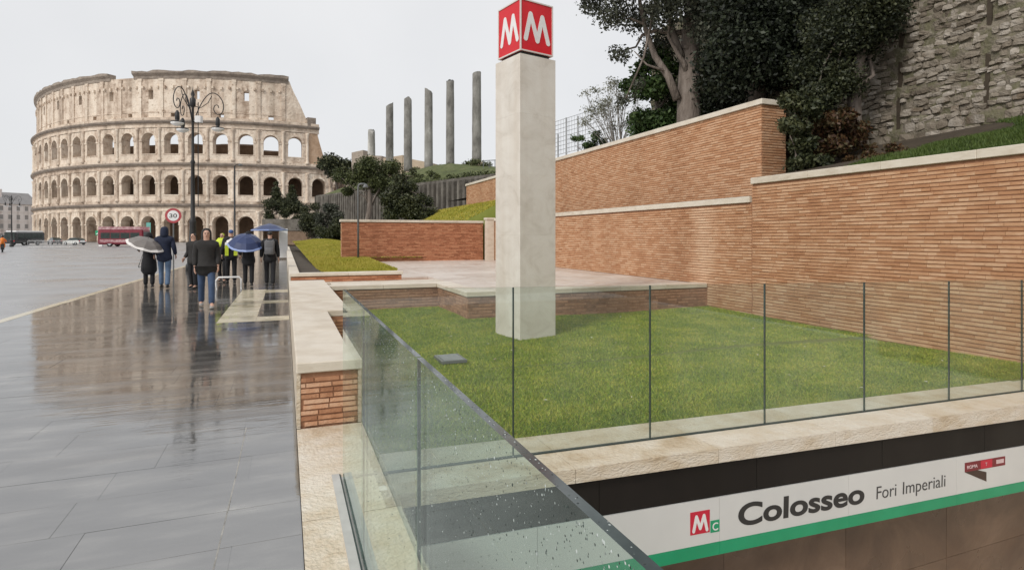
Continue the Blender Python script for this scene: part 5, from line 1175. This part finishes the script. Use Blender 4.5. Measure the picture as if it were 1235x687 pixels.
for sd in (-1, 1):
    mb = MB(); mb.tube([(sd*.09, -.14, 1.47), (sd*.115, .0, 1.51), (sd*.12, .13, 1.40), (sd*.14, .12, 1.15), (sd*.15, -.12, 1.06)], .018, 6); mb.build('strap', M['greycloth'], bp, True)

# ================================================================ VEHICLES AND FAR LEFT
def wheel(parent, x, y, r, w, nm='wheel'):
    mb = MB(); Mx = Matrix.Rotation(PI/2, 3, 'X'); mb.lathe([(r*.7, -w/2), (r*.96, -w/2), (r, -w*.3), (r, w*.3), (r*.96, w/2), (r*.7, w/2)], 16, (x, y, r), M=Mx); o = mb.build(nm, M['tyre'], parent, True)
    mb = MB(); mb.lathe([(.05, -w*.52), (r*.62, -w*.50), (r*.68, -w*.3), (r*.68, w*.3), (r*.62, w*.5), (.05, w*.52)], 12, (x, y, r), M=Mx); mb.build('rim', M['steel'], o, True)
def hatch_car(loc, rz, paint, label, group):
    o = empty('parked_car', loc, rz, label, 'car', group); mb = MB()
    body = [(-2.05, .30), (2.0, .30), (2.08, .48), (2.02, .70), (1.1, .90), (-1.75, .95), (-2.08, .80), (-2.1, .45)]
    mb.prism(body, lambda u, v, d: (u, d*(1-.08*abs(u)/2.1), v), -.85, .85); mb.build('body', M[paint], o)
    cab = [(1.15, .89), (.45, 1.38), (-.9, 1.44), (-1.65, 1.20), (-1.85, .93)]
    mb = MB(); mb.prism(cab, lambda u, v, d: (u, d*(1-.22*(v-.9)/.5), v), -.78, .78); mb.build('window', M['carglass'], o)
    mb = MB(); mb.prism([(.40, 1.385), (-.85, 1.445), (-.85, 1.47), (.38, 1.42)], lambda u, v, d: (u, d, v), -.62, .62); mb.build('roof', M[paint], o)
    for x in (1.28, -1.3):
        for y in (-.78, .78): wheel(o, x, y, .31, .2)
    for y in (-.62, .62):
        mb = MB(); mb.cbox(Matrix.Translation((2.0, y, .63)), .12, .32, .14, .03); mb.build('headlight', M['lampglass'], o); mb = MB(); mb.cbox(Matrix.Translation((-2.06, y, .78)), .1, .22, .2, .03); mb.build('tail_light', M['tailred'], o)
    mb = MB(); mb.box(2.06, 2.11, -.7, .7, .32, .46); mb.box(-2.14, -2.08, -.7, .7, .34, .5); mb.build('bumper', M['tyre'], o); return o
p_ = Pt(90, 293, 116); hatch_car((p_.x, p_.y, -.1), 2.5, 'carwhite', 'small white car on the wet road before the amphitheatre', 'cars on the road')
p_ = Pt(66, 292, 122); hatch_car((p_.x, p_.y, -.1), 2.1, 'carblack', 'black car left of the white car on the wet road', 'cars on the road')
def bus(loc, rz, L_, H_, paint, label, nm, open_top, roofm):
    o = empty(nm, loc, rz, label, 'bus', 'buses by the amphitheatre'); mb = MB(); hw = 1.2
    mb.cbox(Matrix.Translation((0, 0, .35+(H_-.35)/2)), L_, 2*hw, H_-.35, .18); mb.build('body', M[paint], o)
    nw = int(L_/1.6)
    for s in (-1, 1):
        for k in range(nw):
            x = -L_/2+.5+k*(L_-1.0)/nw; mb = MB(); mb.box(x+.05, x+(L_-1.0)/nw-.05, min(s*(hw+.012), s*(hw-.05)), max(s*(hw+.012), s*(hw-.05)), 1.35, 2.3); mb.build('window', M['carglass'], o)
    for e_ in (-1, 1): mb = MB(); x = e_*(L_/2); mb.box(min(x-e_*.06, x+e_*.012), max(x-e_*.06, x+e_*.012), -1.02, 1.02, 1.2, 2.45); mb.build('windscreen', M['carglass'], o)
    if open_top:
        for s in (-1, 1): mb = MB(); mb.box(-L_/2+.1, L_/2-.1, s*1.12-.03, s*1.12+.03, H_-.01, H_+.45); mb.build('deck_rail', M['pinkad'], o)
        mb = MB(); mb.box(-L_/2+.4, L_/2-.4, -1.203-.012, -1.203, .72, 1.15); mb.box(-L_/2+.4, L_/2-.4, 1.203, 1.215, .72, 1.15); mb.build('side_print', M['pinkad'], o)
    else: mb = MB(); mb.cbox(Matrix.Translation((0, 0, H_+.12)), L_-.6, 2.1, .3, .08); mb.build('roof', M[roofm], o)
    for x in (L_/2-1.6, -L_/2+1.9):
        for y in (-1.05, 1.05): wheel(o, x, y, .46, .28)
    for e_ in (-1, 1):
        for y in (-.85, .85): mb = MB(); x = e_*L_/2; mb.box(min(x, x+e_*.03), max(x, x+e_*.03), y-.15, y+.15, .75, .95); mb.build('headlight' if e_ > 0 else 'tail_light', M['lampglass' if e_ > 0 else 'tailred'], o)
p_ = Pt(150, 293, 97); bus((p_.x, p_.y, -.1), -.30, 7.2, 2.85, 'busred', 'red open-topped tour bus behind the grey umbrella', 'tour_bus', True, None)
p_ = Pt(30, 291, 112); bus((p_.x, p_.y, -.1), 1.15, 6.5, 2.5, 'carblack', 'dark van with pale roof at the far left', 'van', False, 'whitepaint')
# rider
p_ = Pt(3, 303, 63); mo = empty('motor_scooter', (p_.x, p_.y, -.1), 1.9, 'dark motor scooter under the rider in the orange jacket', 'motor scooter')
wheel(mo, .65, 0, .25, .12); wheel(mo, -.6, 0, .25, .14)
mb = MB(); mb.prism([(-.85, .45), (-.3, .25), (.25, .25), (.5, .55), (.7, .95), (.6, 1.0), (.35, .4), (-.1, .4), (-.15, .75), (-.85, .78)], lambda u, v, d: (u, d, v), -.16, .16); mb.build('body', M['carblack'], mo)
mb = MB(); mb.tube([(.62, -.33, 1.05), (.65, 0, 1.02), (.62, .33, 1.05)], .02, 6); mb.build('handlebar', M['greypost'], mo); mb = MB(); mb.cbox(Matrix.Translation((-.5, 0, .82)), .7, .3, .12, .04); mb.build('seat', M['tyre'], mo)
rider = skin('person', [(-.25,0,.95,.17,.15), (-.2,0,1.2,.18,.15), (-.12,0,1.42,.12), (-.08,0,1.55,.08), (-.06,0,1.68,.13), (-.12,.2,1.38,.08), (.1,.3,1.2,.07), (.45,.3,1.1,.05), (-.12,-.2,1.38,.08), (.1,-.3,1.2,.07), (.45,-.3,1.1,.05), (.2,.16,.85,.10), (.25,.16,.45,.07), (.3,-.16,.85,.10), (.25,-.16,.45,.07)],
    [(0,1),(1,2),(2,3),(3,4),(2,5),(5,6),(6,7),(2,8),(8,9),(9,10),(0,11),(11,12),(0,13),(13,14)], M['orange']); rider.location = (p_.x, p_.y, -.1); rider.rotation_euler = (0, 0, 1.9); tag(rider, 'rider in a bright orange jacket on the scooter at the left edge', 'person')
mb = MB(); mb.lathe([(.02, -.15), (.13, -.1), (.155, .02), (.12, .12), (.02, .17)], 12, (-.06, 0, 1.70)); mb.build('helmet', M['carblack'], rider, True)
# crowd barriers along the road
def crowd_barrier(loc, rz, label):
    o = empty('crowd_barrier', loc, rz, label, 'barrier', 'crowd barriers on the far side of the road'); mb = MB()
    mb.tube([(-1.1, 0, .15), (-1.1, 0, 1.0), (-1.05, 0, 1.08), (1.05, 0, 1.08), (1.1, 0, 1.0), (1.1, 0, .15), (-1.1, 0, .15)], .022, 6); mb.build('frame', M['barrier'], o)
    mb = MB()
    for k in range(13): mb.tube([(-1.0+k*2/12, 0, .15), (-1.0+k*2/12, 0, 1.08)], .011, 5, False)
    mb.build('bars', M['barrier'], o); mb = MB()
    for s in (-.8, .8): mb.box(s-.02, s+.02, -.3, .3, 0, .03); mb.box(s-.015, s+.015, -.015, .015, .03, .15)
    mb.build('foot', M['barrier'], o)
for px, lb in ((43, 'grey crowd barrier, leftmost of the row, beside the dark van'), (52, 'grey crowd barrier, second of the row from the left'), (61, 'grey crowd barrier in the middle of the row before the black car'), (70, 'grey crowd barrier, second of the row from the white car'), (78, 'grey crowd barrier next to the white car')):
    q = Pt(px, 300, 86); crowd_barrier((q.x, q.y, -.1), -YAW+.12, lb)
# ticket booth sign and post
q = Pt(122, 292, 99); bk = empty('tour_stand', (q.x, q.y, -.1), -YAW, 'small white and green tour stand with canopy beside the red bus', 'stand'); mb = MB(); mb.box(-.28, .28, -.2, .2, 0, 1.2); mb.build('counter', M['whitepaint'], bk)
mb = MB(); mb.tube([(0, 0, 1.2), (0, 0, 2.3)], .04, 6); mb.build('pole', M['greypost'], bk); mb = MB(); mb.lathe([(.75, 2.1), (.7, 2.16), (.05, 2.6)], 8); mb.build('canopy', M['whitepaint'], bk); mb = MB(); mb.box(-.95, -.35, -.05, .05, 1.9, 2.7); mb.build('flag', M['green'], bk)
# arch notice inside the ground-floor arch
q = Pt(179, 273, 160); nb2 = empty('entrance_banner', (q.x, q.y, 0), -YAW, 'small pale teal banner in an arch of the lowest tier', 'banner'); mb = MB(); mb.box(-.6, .6, 0, .1, 2.6, 5.4); mb.build('cloth', M['tealprint'], nb2); mb = MB(); mb.tube([(0, .2, 0), (0, .2, 5.5)], .06, 6); mb.build('pole', M['greypost'], nb2)
# pale apartment building at the far left
bd = empty('apartment_building', (0, 0, 0), 0, 'pale apartment building with grey roof behind the amphitheatre at the far left', 'building')
a, b = Pt(-60, 285, 235), Pt(46, 285, 262); dv = (b-a); dv.z = 0; Lb = dv.length; dv.normalize(); bd.location = (a.x, a.y, -.1); bd.rotation_euler = (0, 0, math.atan2(dv.y, dv.x))
mb = MB(); mb.box(0, Lb, 0, 14, 0, 15.8); mb.build('wall', M['plaster'], bd)
for z in (4.2, 8.2, 12.2): mb = MB(); mb.box(-.1, Lb+.1, -.18, .0, z, z+.3); mb.build('string_course', M['plaster'], bd)
mb = MB(); mb.hexa([(-.5,-.6,15.8),(Lb+.5,-.6,15.8),(Lb+.5,14.6,15.8),(-.5,14.6,15.8),(2,4,21),(Lb-2,4,21),(Lb-2,10,21),(2,10,21)]); rf = mb.build('roof', M['roofgrey'], bd)
for x in (6, 17): mb = MB(); mb.box(x-.8, x+.8, 2, 3.2, 17, 22.2); mb.build('chimney', M['plaster'], rf)
nx_ = int(Lb/3.0)
for i in range(nx_):
    for z in (1.0, 5.2, 9.2, 13.0):
        x = 1.2+i*3.0; mb = MB(); mb.box(x, x+1.2, -.05, .05, z, z+1.9); w = mb.build('window', M['windowdark'], bd); mb = MB(); mb.box(x-.15, x+1.35, -.15, -.051, z-.2, z-.02); mb.build('sill', M['whitepaint'], w)
